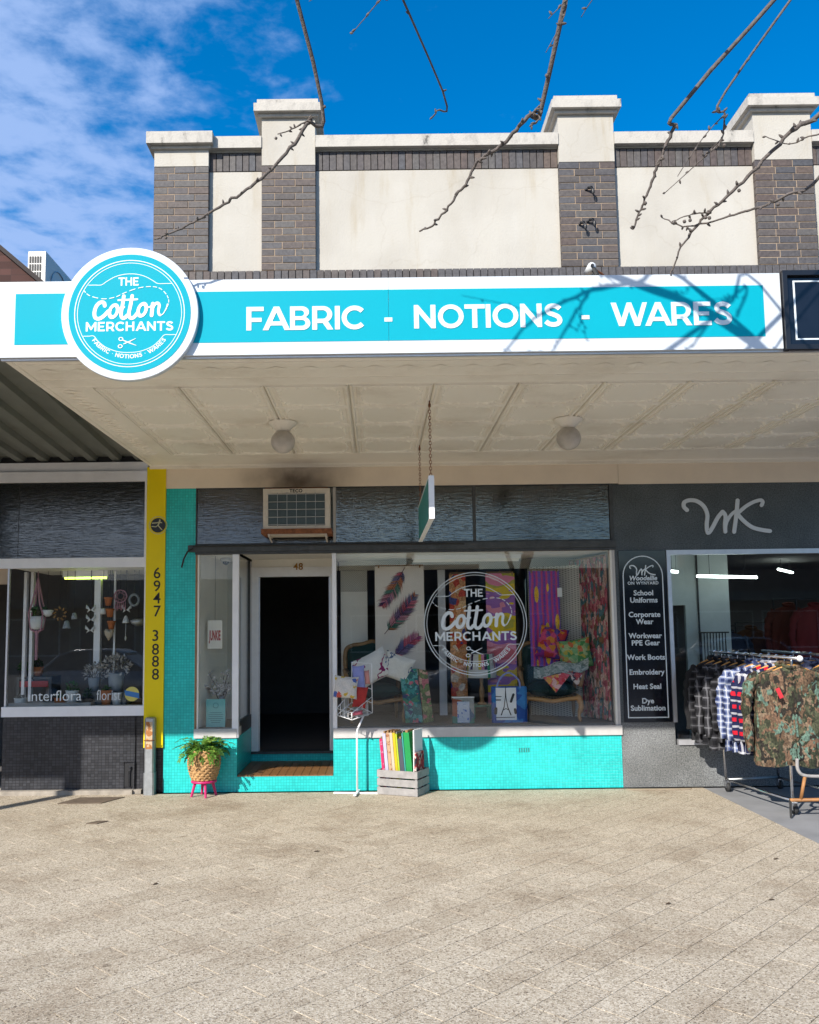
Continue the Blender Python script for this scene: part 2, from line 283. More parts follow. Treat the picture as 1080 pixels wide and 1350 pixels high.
def granite(name, lo, hi, rough):
    m, nd, lk, b = new_mat(name); b.inputs['Roughness'].default_value = rough
    g = nd.new('ShaderNodeNewGeometry'); v = N(nd, 'ShaderNodeTexNoise', i_Scale=70., i_Detail=4., i_Roughness=.85); lk.new(g.outputs['Position'], v.inputs['Vector'])
    r = ramp(nd, [(.38, lo), (.62, hi)]); lk.new(v.outputs[0], r.inputs[0])
    n = N(nd, 'ShaderNodeTexNoise', i_Scale=2.2, i_Detail=5.); lk.new(g.outputs['Position'], n.inputs['Vector'])
    r2 = ramp(nd, [(.35, (.8, .8, .8)), (.7, (1.25, 1.25, 1.28))]); lk.new(n.outputs[0], r2.inputs[0])
    mx = N(nd, 'ShaderNodeMix', data_type='RGBA', blend_type='MULTIPLY'); mx.inputs[0].default_value = 1; lk.new(r.outputs[0], mx.inputs[6]); lk.new(r2.outputs[0], mx.inputs[7]); lk.new(mx.outputs[2], b.inputs['Base Color']); return m
M['granite'] = granite('dark_terrazzo', (.030, .035, .036), (.105, .118, .122), .42)
M['granite2'] = granite('grey_terrazzo', (.07, .075, .075), (.26, .265, .26), .6)
def pressed():
    m, nd, lk, b = new_mat('pressed_metal_paint'); b.inputs['Roughness'].default_value = .5
    g = nd.new('ShaderNodeNewGeometry'); n = N(nd, 'ShaderNodeTexNoise', i_Scale=1.3, i_Detail=7., i_Roughness=.65); lk.new(g.outputs['Position'], n.inputs['Vector'])
    r = ramp(nd, [(.28, (.72, .66, .56)), (.48, (.87, .82, .72)), (.75, (.89, .85, .76))]); lk.new(n.outputs[0], r.inputs[0]); lk.new(r.outputs[0], b.inputs['Base Color'])
    v = N(nd, 'ShaderNodeTexNoise', i_Scale=42., i_Detail=5., i_Roughness=.6, i_Distortion=1.2); lk.new(g.outputs['Position'], v.inputs['Vector']); bump_of(nd, lk, b, v.outputs[0], .55, .010); return m
M['pressed'] = pressed()

# ------------------------------------------------------------------ mesh building
class MB:
    def __init__(s): s.v, s.f, s.c = [], [], []
    def add(s, vs, fs, col=None):
        k = len(s.v); s.v += [Vector(p) for p in vs]
        for q in fs: s.f.append([i + k for i in q]); s.c.append(col)
        return s
    def box(s, x0, x1, y0, y1, z0, z1, col=None):
        return s.add([(x, y, z) for x in (x0, x1) for y in (y0, y1) for z in (z0, z1)], [(0, 1, 3, 2), (4, 6, 7, 5), (0, 4, 5, 1), (2, 3, 7, 6), (0, 2, 6, 4), (1, 5, 7, 3)], col)
    def cbox(s, x0, x1, y0, y1, z0, z1, c=.004):
        """box whose front (low y) edges are chamfered"""
        return s.add([(x0, y1, z0), (x1, y1, z0), (x1, y1, z1), (x0, y1, z1), (x0, y0 + c, z0), (x1, y0 + c, z0), (x1, y0 + c, z1), (x0, y0 + c, z1), (x0 + c, y0, z0 + c), (x1 - c, y0, z0 + c), (x1 - c, y0, z1 - c), (x0 + c, y0, z1 - c)],
                     [(8, 9, 10, 11), (4, 5, 9, 8), (5, 6, 10, 9), (6, 7, 11, 10), (7, 4, 8, 11), (0, 1, 5, 4), (1, 2, 6, 5), (2, 3, 7, 6), (3, 0, 4, 7), (3, 2, 1, 0)])
    def prism(s, poly, z0, z1, ch=0., ax='Z', col=None):
        n = len(poly); cx = sum(p[0] for p in poly) / n; cy = sum(p[1] for p in poly) / n
        def mk(p, z): return (p[0], p[1], z) if ax == 'Z' else (p[0], z, p[1]) if ax == 'Y' else (z, p[0], p[1])
        rings = [[mk(p, z0) for p in poly]]
        if ch:
            rings.append([mk(p, z1 - ch if z1 > z0 else z1 + ch) for p in poly])
            ins = []
            for p in poly:
                d = math.hypot(p[0] - cx, p[1] - cy) or 1; k = max(0, d - ch * 1.4) / d; ins.append((cx + (p[0] - cx) * k, cy + (p[1] - cy) * k))
            rings.append([mk(p, z1) for p in ins])
        else: rings.append([mk(p, z1) for p in poly])
        vs = [p for r in rings for p in r]; fs = [list(range(n))[::-1]]
        for k in range(len(rings) - 1):
            for i in range(n): j = (i + 1) % n; fs.append((k * n + i, k * n + j, (k + 1) * n + j, (k + 1) * n + i))
        fs.append([(len(rings) - 1) * n + i for i in range(n)]); return s.add(vs, fs, col)
    def tube(s, pts, r, n=6, caps=True, closed=False, col=None):
        pts = [Vector(p) for p in pts]; m = len(pts); rs = r if isinstance(r, (list, tuple)) else [r] * m
        up = Vector((.31, .17, .93)); vs = []; prev = None
        for i, p in enumerate(pts):
            if closed: t = pts[(i + 1) % m] - pts[i - 1]
            else: t = pts[min(i + 1, m - 1)] - pts[max(i - 1, 0)]
            t.normalize()
            a = (prev - t * prev.dot(t)) if prev is not None else (t.cross(up) if abs(t.dot(up)) < .95 else t.cross(Vector((1, 0, 0))))
            if a.length < 1e-6: a = t.orthogonal()
            a.normalize(); b = t.cross(a); prev = a
            for k in range(n): an = 2 * PI * k / n; vs.append(p + (a * math.cos(an) + b * math.sin(an)) * rs[i])
        fs = []
        for i in range(m if closed else m - 1):
            for k in range(n): j = (i + 1) % m; fs.append((i * n + k, i * n + (k + 1) % n, j * n + (k + 1) % n, j * n + k))
        if caps and not closed: fs.append(list(range(n))[::-1]); fs.append([(m - 1) * n + k for k in range(n)])
        return s.add(vs, fs, col)
    def lathe(s, prof, c=(0, 0, 0), n=20, wob=0., col=None):
        m = len(prof); vs = []
        for (r, z) in prof:
            for k in range(n): a = 2 * PI * k / n; q = 1 + wob * math.sin(5 * a + z * 30); vs.append((c[0] + r * q * math.cos(a), c[1] + r * q * math.sin(a), c[2] + z))
        fs = [(i * n + k, i * n + (k + 1) % n, (i + 1) * n + (k + 1) % n, (i + 1) * n + k) for i in range(m - 1) for k in range(n)]
        fs.append(list(range(n))[::-1]); fs.append([(m - 1) * n + k for k in range(n)]); return s.add(vs, fs, col)
    def ball(s, c, r, n=12, m=8, col=None):
        r = r if isinstance(r, (tuple, list)) else (r, r, r); vs = [(c[0], c[1], c[2] - r[2])]
        for i in range(1, m):
            ph = -PI / 2 + PI * i / m
            for k in range(n): a = 2 * PI * k / n; vs.append((c[0] + r[0] * math.cos(ph) * math.cos(a), c[1] + r[1] * math.cos(ph) * math.sin(a), c[2] + r[2] * math.sin(ph)))
        vs.append((c[0], c[1], c[2] + r[2])); L = len(vs) - 1
        fs = [(0, 1 + (k + 1) % n, 1 + k) for k in range(n)] + [(1 + i * n + k, 1 + i * n + (k + 1) % n, 1 + (i + 1) * n + (k + 1) % n, 1 + (i + 1) * n + k) for i in range(m - 2) for k in range(n)] + [(L, 1 + (m - 2) * n + k, 1 + (m - 2) * n + (k + 1) % n) for k in range(n)]
        return s.add(vs, fs, col)
    def move(s, mat): s.v = [mat @ p for p in s.v]; return s
    def build(s, name, mat, parent=None, smooth=False, origin=None):
        me = bpy.data.meshes.new(name)
        if parent is not None: o0 = ORG[parent.name]
        elif origin is not None: o0 = Vector(origin)
        else:
            xs, ys, zs = zip(*s.v); o0 = Vector(((min(xs) + max(xs)) / 2, (min(ys) + max(ys)) / 2, min(zs)))
        me.from_pydata([p - o0 for p in s.v], [], s.f)
        if any(c is not None for c in s.c):
            a = me.color_attributes.new('col', 'FLOAT_COLOR', 'CORNER'); i = 0
            for f, c in zip(s.f, s.c):
                for _ in f: a.data[i].color = rgb(c or (.5, .5, .5)); i += 1
        me.materials.append(M[mat] if isinstance(mat, str) else mat)
        if smooth: me.polygons.foreach_set('use_smooth', [True] * len(me.polygons))
        ob = bpy.data.objects.new(name, me); COL.objects.link(ob)
        if parent is not None: ob.parent = parent
        else: ob.location = o0
        ORG[ob.name] = o0; return ob
ORG = {}
def thing(name, label, cat, loc=(0, 0, 0), group=None, kind=None):
    o = bpy.data.objects.new(name, None); COL.objects.link(o); o.location = loc; o.empty_display_size = .1
    ORG[o.name] = Vector(loc); return tag(o, label, cat, group, kind)
def tag(o, label=None, cat=None, group=None, kind=None):
    if label: o['label'] = label
    if cat: o['category'] = cat
    if group: o['group'] = group
    if kind: o['kind'] = kind
    return o
def bx(name, mat, parent, *a): return MB().box(*a).build(name, mat, parent)
def copy_tree(o, parent=None):
    c = o.copy(); COL.objects.link(c); c.parent = parent; ORG[c.name] = ORG[o.name].copy()
    for ch in [q for q in bpy.data.objects if q.parent == o]: copy_tree(ch, c)
    return c

# ------------------------------------------------------------------ lettering
def arc(cx, cy, rx, ry, a0, a1, n=12): return [(cx + rx * math.cos(math.radians(a0 + (a1 - a0) * i / n)), cy + ry * math.sin(math.radians(a0 + (a1 - a0) * i / n))) for i in range(n + 1)]
def crom(pts, k=6, closed=False):
    out = []; n = len(pts); pts = [Vector(p) for p in pts]
    for i in range(n if closed else n - 1):
        if closed: a, b, c, d = pts[i - 1], pts[i], pts[(i + 1) % n], pts[(i + 2) % n]
        else: a, b, c, d = pts[max(i - 1, 0)], pts[i], pts[i + 1], pts[min(i + 2, n - 1)]
        for j in range(k):
            t = j / k; out.append(.5 * ((2 * b) + (c - a) * t + (2 * a - 5 * b + 4 * c - d) * t * t + (3 * b - a - 3 * c + d) * t ** 3))
    if not closed: out.append(pts[-1])
    return out
def stroke(pts, w, cap=True):
    """outline of a thick line"""
    pts = [Vector((p[0], p[1])) for p in pts]; n = len(pts); ws = w if isinstance(w, (list, tuple)) else [w] * n; L, R = [], []
    for i in range(n):
        t = (pts[min(i + 1, n - 1)] - pts[max(i - 1, 0)]).normalized(); q = Vector((-t.y, t.x)) * ws[i] / 2; L.append(pts[i] + q); R.append(pts[i] - q)
    if not cap: return [tuple(p) for p in L + R[::-1]]
    def rc(p, frm, sgn):
        v = frm - p; return [p + Vector((v.x * math.cos(a) - v.y * math.sin(a), v.x * math.sin(a) + v.y * math.cos(a))) for a in [sgn * PI * k / 6 for k in range(1, 6)]]
    return [tuple(p) for p in L + rc(pts[-1], L[-1], -1) + R[::-1] + rc(pts[0], R[0], -1)]
_t = .195
_S = stroke(crom([(.63, .77), (.53, .86), (.37, .90), (.20, .86), (.13, .74), (.19, .61), (.37, .53), (.56, .43), (.63, .27), (.54, .14), (.36, .10), (.18, .14), (.06, .24)], 5), _t, False)
_C = stroke(arc(.5, .5, .41, .41, 42, 318, 26), _t, False)
GL = {
 'F': ([[(0, 0), (_t, 0), (_t, .36), (.60, .36), (.60, .53), (_t, .53), (_t, .82), (.68, .82), (.68, 1), (0, 1)]], .72),
 'E': ([[(0, 0), (.71, 0), (.71, .18), (_t, .18), (_t, .42), (.62, .42), (.62, .58), (_t, .58), (_t, .82), (.69, .82), (.69, 1), (0, 1)]], .76),
 'T': ([[(.31, 0), (.51, 0), (.51, .82), (.82, .82), (.82, 1), (0, 1), (0, .82), (.31, .82)]], .82),
 'I': ([[(0, 0), (_t, 0), (_t, 1), (0, 1)]], .22),
 'H': ([[(0, 0), (_t, 0), (_t, .41), (.66, .41), (.66, 0), (.86, 0), (.86, 1), (.66, 1), (.66, .59), (_t, .59), (_t, 1), (0, 1)]], .90),
 'A': ([[(0, 0), (.43, 1), (.65, 1), (1.08, 0), (.86, 0), (.775, .2), (.305, .2), (.22, 0)], [(.376, .37), (.704, .37), (.54, .76)]], 1.02),
 'N': ([[(0, 0), (0, 1), (.17, 1), (.67, .36), (.67, 1), (.87, 1), (.87, 0), (.70, 0), (.2, .64), (.2, 0)]], .91),
 'M': ([[(0, 0), (0, 1), (.17, 1), (.53, .42), (.89, 1), (1.06, 1), (1.06, 0), (.87, 0), (.87, .62), (.57, .14), (.49, .14), (.19, .62), (.19, 0)]], 1.1),
 'W': ([[(0, 1), (.21, 1), (.42, .32), (.65, 1), (.83, 1), (1.06, .32), (1.28, 1), (1.47, 1), (1.16, 0), (.95, 0), (.735, .65), (.52, 0), (.31, 0)]], 1.46),
 'B': ([[(0, 0)] + arc(.50, .275, .30, .275, -90, 62, 12) + arc(.46, .755, .29, .245, -52, 90, 12) + [(0, 1)], [(_t, .17)] + arc(.48, .295, .13, .125, -90, 90, 8) + [(_t, .42)], [(_t, .58)] + arc(.44, .705, .12, .125, -90, 90, 8) + [(_t, .83)]], .82),
 'R': ([[(0, 0), (_t, 0), (_t, .28), (.42, .28), (.60, 0), (.83, 0)] + arc(.43, .645, .36, .355, -58, 90, 14) + [(0, 1)], [(_t, .46)] + arc(.42, .645, .175, .185, -90, 90, 10) + [(_t, .83)]], .84),
 'C': ([_C], .93), 'O': ([arc(.52, .5, .52, .51, 0, 345, 23), arc(.52, .5, .325, .325, 0, 345, 23)], 1.06), 'S': ([_S], .74),
 '-': ([[(0, .31), (.36, .31), (.36, .48), (0, .48)]], .38), '.': ([arc(.12, .5, .09, .09, 0, 330, 11)], .24), ' ': ([], .34)}
KERN = {'FA': -.13, 'WA': -.15, 'AR': .0, 'OT': -.04, 'TI': -.02, 'RC': -.02, 'AN': .02, 'NT': -.02}
def loops_of(txt, h=1., space=.09):
    out, x, prev = [], 0., ''
    for ch in txt:
        if out: x += KERN.get(prev + ch, 0.)
        prev = ch; lp, w = GL[ch]; out.append(([[(px + x, py) for px, py in q] for q in lp], x, w)); x += w + space
    x -= space
    return [([[(px * h, py * h) for px, py in q] for q in lp], a * h, w * h) for lp, a, w in out], x * h
def fill(mb, loops, fn, th=.0015, col=None):
    """fill flat outlines (holes too) and add them, mapped by fn(x, y, depth), to a mesh builder"""
    cu = bpy.data.curves.new('outline', 'CURVE'); cu.dimensions = '2D'; cu.fill_mode = 'BOTH'; cu.extrude = th
    for lp in loops:
        sp = cu.splines.new('POLY'); sp.points.add(len(lp) - 1); sp.use_cyclic_u = True
        for p, q in zip(sp.points, lp): p.co = (q[0], q[1], 0, 1)
    grab(mb, cu, fn, col)
def grab(mb, cu, fn, col=None):
    o = bpy.data.objects.new('outline', cu); COL.objects.link(o); bpy.context.view_layer.update()
    me = bpy.data.meshes.new_from_object(o.evaluated_get(bpy.context.evaluated_depsgraph_get()))
    mb.add([fn(v.co.x, v.co.y, v.co.z) for v in me.vertices], [list(p.vertices) for p in me.polygons], col)
    bpy.data.objects.remove(o); bpy.data.curves.remove(cu); bpy.data.meshes.remove(me)
def wall_fn(x0, z0, y): return lambda x, yy, d: (x0 + x, y - d, z0 + yy)
def caps(mb, txt, x, z, y, h, width=None, align='L', space=.09, th=.0015):
    parts, w = loops_of(txt, h, space); k = (width / w) if width else 1.; W = w * k
    ox = x - (W / 2 if align == 'C' else 0)
    fill(mb, [[(p[0] * k, p[1]) for p in q] for lp, _, _ in parts for q in lp], wall_fn(ox, z, y), th)
def font(mb, txt, fn, size, bold=0., align='CENTER', th=.001, spacing=1., shear=0., col=None, width=None):
    cu = bpy.data.curves.new('text', 'FONT'); cu.body = txt; cu.size = size; cu.offset = bold; cu.align_x = align; cu.extrude = th; cu.space_character = spacing; cu.shear = shear; cu.resolution_u = 3
    k0 = len(mb.v); grab(mb, cu, fn, col)
    if width:
        xs_ = [p.x for p in mb.v[k0:]]; c = (min(xs_) + max(xs_)) / 2; k = width / (max(xs_) - min(xs_))
        for p in mb.v[k0:]: p.x = c + (p.x - c) * k

# ================================================================== SETTING
def sheet(name, mat, x0, x1, y0, y1, z0, z1):
    return tag(MB().box(x0, x1, y0, y1, z0, z1).build(name, mat), kind='structure')
M['asphalt'] = P('asphalt', (.055, .055, .057), .9, var=.2, scale=3, bump=.4, bscale=150, geo=True)
M['concrete'] = P('smooth_grey_concrete', (.25, .25, .255), .85, var=.16, scale=2.5, bump=.2, bscale=120, geo=True)
sheet('road', 'asphalt', -300, 300, -300, 300, -.5, -.16)
pave = sheet('pavement', 'pebble', -40, 3.60, -11.2, -.06, -.159, -.009)
sheet('concrete_apron', 'concrete', 3.604, 40, -11.2, -.06, -.159, -.004)
sheet('kerb', 'concrete', -40, 40, -11.36, -11.204, -.159, .0)
ORG['pavement'] = Vector(pave.location)
def clip(poly, a, b, c):                 # keep a*x + b*y <= c
    out = []
    for i, p in enumerate(poly):
        q = poly[(i + 1) % len(poly)]; dp, dq = a * p[0] + b * p[1] - c, a * q[0] + b * q[1] - c
        if dp <= 0: out.append(p)
        if dp * dq < 0: t = dp / (dp - dq); out.append((p[0] + (q[0] - p[0]) * t, p[1] + (q[1] - p[1]) * t))
    return out
pl = []; ca = math.sqrt(.5)
for i in range(-60, 60):
    for j in range(-60, 60):
        a0, b0 = i * .40 + (j % 2) * .2, j * .20; g = .0021
        q = [((a * ca - b * ca), (a * ca + b * ca)) for a, b in ((a0 + g, b0 + g), (a0 + .4 - g, b0 + g), (a0 + .4 - g, b0 + .2 - g), (a0 + g, b0 + .2 - g))]
        cx, cy = sum(p[0] for p in q) / 4, sum(p[1] for p in q) / 4
        if cy > .2 or cy < -6.6 or abs(cx) > 6: continue
        u, v = PROJ((cx, cy, 0))
        if not (-170 < u < 1250 and v < 1480): continue
        q0 = len(q); q2 = clip(clip(q, 1, 0, 3.596), 0, 1, -.064)
        if len(q2) < 3: continue
        ar = abs(sum(q2[k][0] * q2[(k + 1) % len(q2)][1] - q2[(k + 1) % len(q2)][0] * q2[k][1] for k in range(len(q2)))) / 2
        if ar < .002: continue
        pl.append((cy, ar > .0785, q2, cx, (0 <= u <= 1080 and v <= 1350)))
pl.sort(key=lambda t: (not t[4], t[0]))
proto = None; rest = MB(); cnt = 0
for cy, whole, q, cx, seen in pl:
    top = random.uniform(-.0005, .0003)
    if cnt < 300 and seen:
        cnt += 1
        if whole:
            if proto is None:
                proto = MB().prism([(p[0] - cx, p[1] - cy) for p in q], -.008, 0, .0009).build('paver', 'pebble', origin=(0, 0, 0)); o = proto
            else: o = bpy.data.objects.new('paver', proto.data); COL.objects.link(o)
            o.parent = pave; o.location = Vector((cx, cy, top)) - pave.location
        else:
            MB().prism(q, -.008, top, .0009).build('paver', 'pebble', pave)
    else: rest.prism(q, -.008, top, .0009)
tag(rest.build('paver_field', 'pebble', pave), kind='stuff')
M['coverplate'] = P('brown_cover_plate', (.13, .095, .065), .8, var=.25, scale=9, bump=.3)
o = MB().prism([(-3.40, -.56), (-2.93, -.56), (-2.78, -.25), (-3.27, -.25)], .0015, .009, .003).build('access_cover', 'coverplate'); tag(o, 'large brown access cover set in paving near charcoal wall', 'access cover')
o = MB().prism([(-2.77, -1.52), (-2.66, -1.53), (-2.585, -1.42), (-2.69, -1.41)], .0015, .008, .002).build('access_cover', 'coverplate'); tag(o, 'small dark diamond valve cover alone in the paving', 'access cover')
o = MB().prism(arc(3.09, -.13, .36, .065, 180, 360, 16), .0015, .012, .004).build('mortar_patch', P('tan_mortar_patch', (.30, .24, .17), .9)); tag(o, 'flat half round mortar patch at foot of terrazzo wall', 'patch')

for i, (u, v, a, lb) in enumerate(((1023, 1133, .2, 'dry brown leaf on paving nearest the grey concrete'), (1017, 1187, .1, 'dry brown leaf low on right side of the paving'), (881, 1192, .5, 'dry brown leaf in foreground below the terrazzo wall'), (417, 1123, .3, 'small curled leaf on paving below the doorway'), (205, 1166, .9, 'dry brown leaf in left foreground of paving'))):
    q = PZ(u, v); L = .022; c, s_ = math.cos(a), math.sin(a); R_ = lambda x, y, z: (q.x + x * c - y * s_, q.y + x * s_ + y * c, z)
    mb = MB(); mb.add([R_(-L, 0, .003), R_(-L * .3, .009, .006), R_(L * .6, .007, .009), R_(L * 1.2, 0, .004), R_(L * .6, -.007, .008), R_(-L * .3, -.009, .005), R_(-L, 0, .0015), R_(-L * .3, .009, .0042), R_(L * .6, .007, .0072), R_(L * 1.2, 0, .002), R_(L * .6, -.007, .0062), R_(-L * .3, -.009, .003)], [(0, 1, 2, 3, 4, 5), (11, 10, 9, 8, 7, 6)])
    tag(mb.build('fallen_leaf', P('dry_leaf_%d' % i, (.07, .045, .025), .8)), lb, 'leaf', 'dry leaves on the paving')

# ================================================================== UPPER BUILDING (parapet)
B = thing('shop_building', 'cream and brick parapet building with capped piers above the shops', 'building')
XE = 6.6
bx('wall', 'mortar', B, -2.61, XE, .10, .55, 3.75, 7.57)
PIERS = [(-2.621, -1.966, 7.60), (-1.330, -.685, 7.99), (2.239, 2.911, 7.99), (4.590, 5.288, 7.99)]
nb = 0
def bricks(parent, rects, y0=0., depth=.1, limit=True):
    """one object per brick; alike bricks share their mesh"""
    for (x0, x1, z0, z1) in rects:
        key = (round(x1 - x0, 3), round(z1 - z0, 3)); jy = random.uniform(-.0025, .0025)
        if key not in BR:
            o = MB().cbox(0, x1 - x0, 0, depth, 0, z1 - z0, .003).build('brick', 'brick', origin=(0, 0, 0)); BR[key] = o.data
        else: o = bpy.data.objects.new('brick', BR[key]); COL.objects.link(o)
        o.parent = parent; o.location = Vector((x0, y0 + jy, z0)) - ORG[parent.name]
BR = {}; ZL, ZU, ZP = 6.055, 7.320, 7.357
cH = (ZP - ZL) / 15.; J = .008
for k, (x0, x1, zt) in enumerate(PIERS):
    pr = bx('pier', 'mortar', B, x0 + .005, x1 - .005, .006, .0995, ZL, ZP - .004)
    rects = []
    for r in range(15):
        z0 = ZL + r * cH + J / 2; z1 = z0 + cH - J; L = .245; W = x1 - x0
        cuts = [0, L, 2 * L, W] if (r + k) % 2 == 0 else [0, W - 2 * L, W - L, W]
        for a, b in zip(cuts[:-1], cuts[1:]):
            rects.append((x0 + a + (J / 2 if a else 0), x0 + b - (J / 2 if b < W - .01 else 0), z0, z1))
    bricks(pr, rects, 0., .0985); nb += len(rects)
    bx('pier_block', 'cream', B, x0 + .002, x1 - .002, -.004, .549, ZP, zt)
    cb = MB()
    if k == 0: cb.box(x0 - .075, x1 + .06, -.10, .60, zt, zt + .145); cb.box(x0 - .03, x1 + .03, -.04, .58, zt - .035, zt)
    else: cb.box(x0 - .085, x1 + .075, -.10, .66, zt, zt + .10); cb.box(x0 - .04, x1 + .04, -.045, .62, zt - .04, zt); cb.box(x0 - .05, x1 + .04, -.06, .62, zt + .10, zt + .17)
    cb.build('pier_cap', 'oldcream', B)
bays = [(-1.966, -1.330), (-.685, 2.239), (2.911, 4.590), (5.288, XE)]
sold = []
for a, b in bays:
    bx('render_panel', 'cream', B, a - .002, b + .002, .066, .0998, ZL + .002, ZU - .006)
    bx('coping', 'oldcream', B, a + .002, b - .002, -.02, .56, 7.575, 7.722)
    bx('coping_bed', 'cream', B, a + .004, b - .004, .05, .0995, 7.556, 7.5745)
    n = round((b - a) / .0845); w = (b - a) / n
    sold += [(a + i * w + .003, a + (i + 1) * w - .004, ZU, 7.553) for i in range(n)]
bricks(B, sold, .058, .06); nb += len(sold)
n = int((XE + 2.61) / .0845); low = [(-2.615 + i * .0845 + .003, -2.615 + (i + 1) * .0845 - .004, 5.80, ZL - .006) for i in range(n)]
take = [r for r in low if PROJ((r[0], 0, 6))[0] > 230 and PROJ((r[0], 0, 6))[0] < 1095][:max(0, 296 - nb)]
bricks(B, take, .004, .1)
mb = MB()
for r in low:
    if r not in take: mb.cbox(r[0], r[1], .004, .0995, r[2], r[3], .003)
tag(mb.build('soldier_course', 'brick', B), kind='stuff')
# fittings on the third pier
for (u, v, w) in ((777, 251, .0), (779, 293, 0), (767, 297, .5)):
    p = PY(u, v, 0); mb = MB()
    mb.tube([(p.x - .05 + w * .04, -.002, p.z + .005), (p.x, -.05, p.z + .012), (p.x + .02, -.07, p.z - .03)], .012, 6); mb.ball((p.x + .025, -.07, p.z - .05), (.02, .02, .04), 8, 6); mb.ball((p.x + .0, -.045, p.z + .015), (.035, .02, .018), 8, 6)
    o = mb.build('wall_hook', 'black'); tag(o, ['bent black hook, topmost on the brick pier', 'bent black hook with drooping end, lower right on brick pier', 'stubby black hook stump, lower left on brick pier'][(251, 293, 297).index(v)], 'hook', 'old hooks on the brick pier')
p = PY(780, 352, -.2)
t = thing('conduit_bracket', 'white insulator disc on rusty rod sticking out above the sign', 'bracket', (p.x, 0, p.z - .1))
MB().tube([(p.x, -.02, p.z), (p.x, -.22, p.z)], .05, 12).build('insulator', 'whitepot', t, True)
MB().tube([(p.x, .004, p.z), (p.x, -.24, p.z + .005)], .02, 8).build('bolt', 'black', t)
MB().tube([(p.x, -.20, p.z - .01), (p.x + .14, -.12, p.z - .05), (p.x + .30, .006, p.z - .13)], .013, 6).build('rod', 'rust', t)
MB().tube([(p.x + .02, -.20, p.z - .02), (p.x + .05, -.22, p.z - .1), (p.x + .09, -.16, p.z - .2)], .03, 7).build('cable_sleeve', 'rubber', t)

# ================================================================== AWNING
A = thing('awning', 'deep street awning with cream pressed metal soffit', 'awning', (0, -1.9, 3.70))
bx('deck', 'steel', A, -2.60, XE, -3.86, .0, 3.735, 4.10)
bx('soffit_board', 'pressed', A, -2.62, XE, -3.87, -.004, 3.7225, 3.7345)
X0, DX, YS = -2.217, .670, [-3.20, -2.565, -1.925, -1.285, -.655]
pm = MB(); W_, H_ = DX - .010, .628
pm.box(0, W_, 0, H_, .004, .0145)
for y in (.012, H_ - .012): pm.tube([(.02, y, .004), (W_ - .02, y, .002)], .014, 6)
for y in (.035, H_ - .035):
    pm.tube([(.09, y, .004), (W_ - .09, y, .004)], .007, 5)
    for xx in (.10, W_ - .10):
        sg = 1 if xx < .3 else -1
        pm.tube([(xx, y, .003), (xx + sg * .05, y + (.02 if y < .3 else -.02), .002), (xx + sg * .11, y, .003)], [.006, .013, .005], 6)
for x in (.016, W_ - .016): pm.tube([(x, .0, .004), (x, H_, .004)], .012, 6)
for x in (.048, W_ - .048):
    pm.tube([(x, .03, .004), (x, H_ - .03, .004)], .005, 4)
    for i in range(14): pm.box(x + .008, x + .030, .05 + i * .04, .07 + i * .04, -.006, .0045)
for sx_ in (0, 1):                        # embossed leaves curling out of the corners and along the field
    for sy_ in (0, 1):
        for k, (lx_, ly_, an, ln) in enumerate(((.13, .085, .5, .05), (.17, .06, .15, .06), (.11, .13, 1.15, .05), (.085, .19, 1.45, .055), (.25, .055, .0, .05), (.085, .26, 1.6, .04))):
            cx_, cy_ = (lx_ if not sx_ else W_ - lx_), (ly_ if not sy_ else H_ - ly_); dx_, dy_ = math.cos(an) * (1 if not sx_ else -1), math.sin(an) * (1 if not sy_ else -1)
            pm.add([(cx_ - dx_ * ln * .6, cy_ - dy_ * ln * .6, .0042), (cx_ - dy_ * .017, cy_ + dx_ * .017, .0042), (cx_ + dx_ * ln * .6, cy_ + dy_ * ln * .6, .0042), (cx_ + dy_ * .017, cy_ - dx_ * .017, .0042), (cx_, cy_, -.012)], [(0, 1, 4), (1, 2, 4), (2, 3, 4), (3, 0, 4)])
pp = None
for c in range(13):
    for r in range(4):
        loc = Vector((X0 + c * DX + .005, YS[r] + .005, 3.7015)); 
        if pp is None: o = MB(); o.v, o.f, o.c = pm.v, pm.f, pm.c; pp = o = o.build('ceiling_panel', 'pressed', origin=(0, 0, 0))
        else: o = bpy.data.objects.new('ceiling_panel', pp.data); COL.objects.link(o)
        o.parent = A; o.location = loc - ORG[A.name]
XR = X0 + 13 * DX
for nm, a in (('front_border', (-2.615, XR, -3.86, -3.204, 3.7035, 3.7155)), ('rear_border', (-2.615, XR, -.562 - .09, -.006, 3.7035, 3.7155)), ('side_border', (-2.615, X0 - .002, -3.203, -.655, 3.7035, 3.7155))): bx(nm, 'pressed', A, *a)
mb = MB()
for i in range(36):
    x = -2.4 + i * .24
    mb.add([(x - .10, -3.62, 3.7034), (x, -3.54, 3.699), (x + .10, -3.62, 3.7034), (x, -3.70, 3.699), (x, -3.62, 3.694)], [(0, 4, 1), (1, 4, 2), (2, 4, 3), (3, 4, 0)])
for y in (-3.80, -3.42, -3.23): mb.tube([(-2.60, y, 3.704), (XR, y, 3.704)], .008, 5)
for i in range(14):
    y = -3.1 + i * .18; mb.tube([(-2.5, y, 3.7035), (-2.42, y + .06, 3.697), (-2.34, y, 3.7035), (-2.42, y - .06, 3.697)], .008, 5, closed=True)
mb.tube([(-2.57, -3.85, 3.704), (-2.57, -.02, 3.704)], .009, 5)
mb.box(-2.612, XR, -.05, -.008, 3.67, 3.703); mb.tube([(-2.6, -.075, 3.7035), (XR, -.075, 3.7035)], .011, 6)
tag(mb.build('border_moulding', 'pressed', A), kind='stuff')
bx('gutter', 'alu', A, -2.63, XE, -3.90, -3.872, 3.70, 4.11)

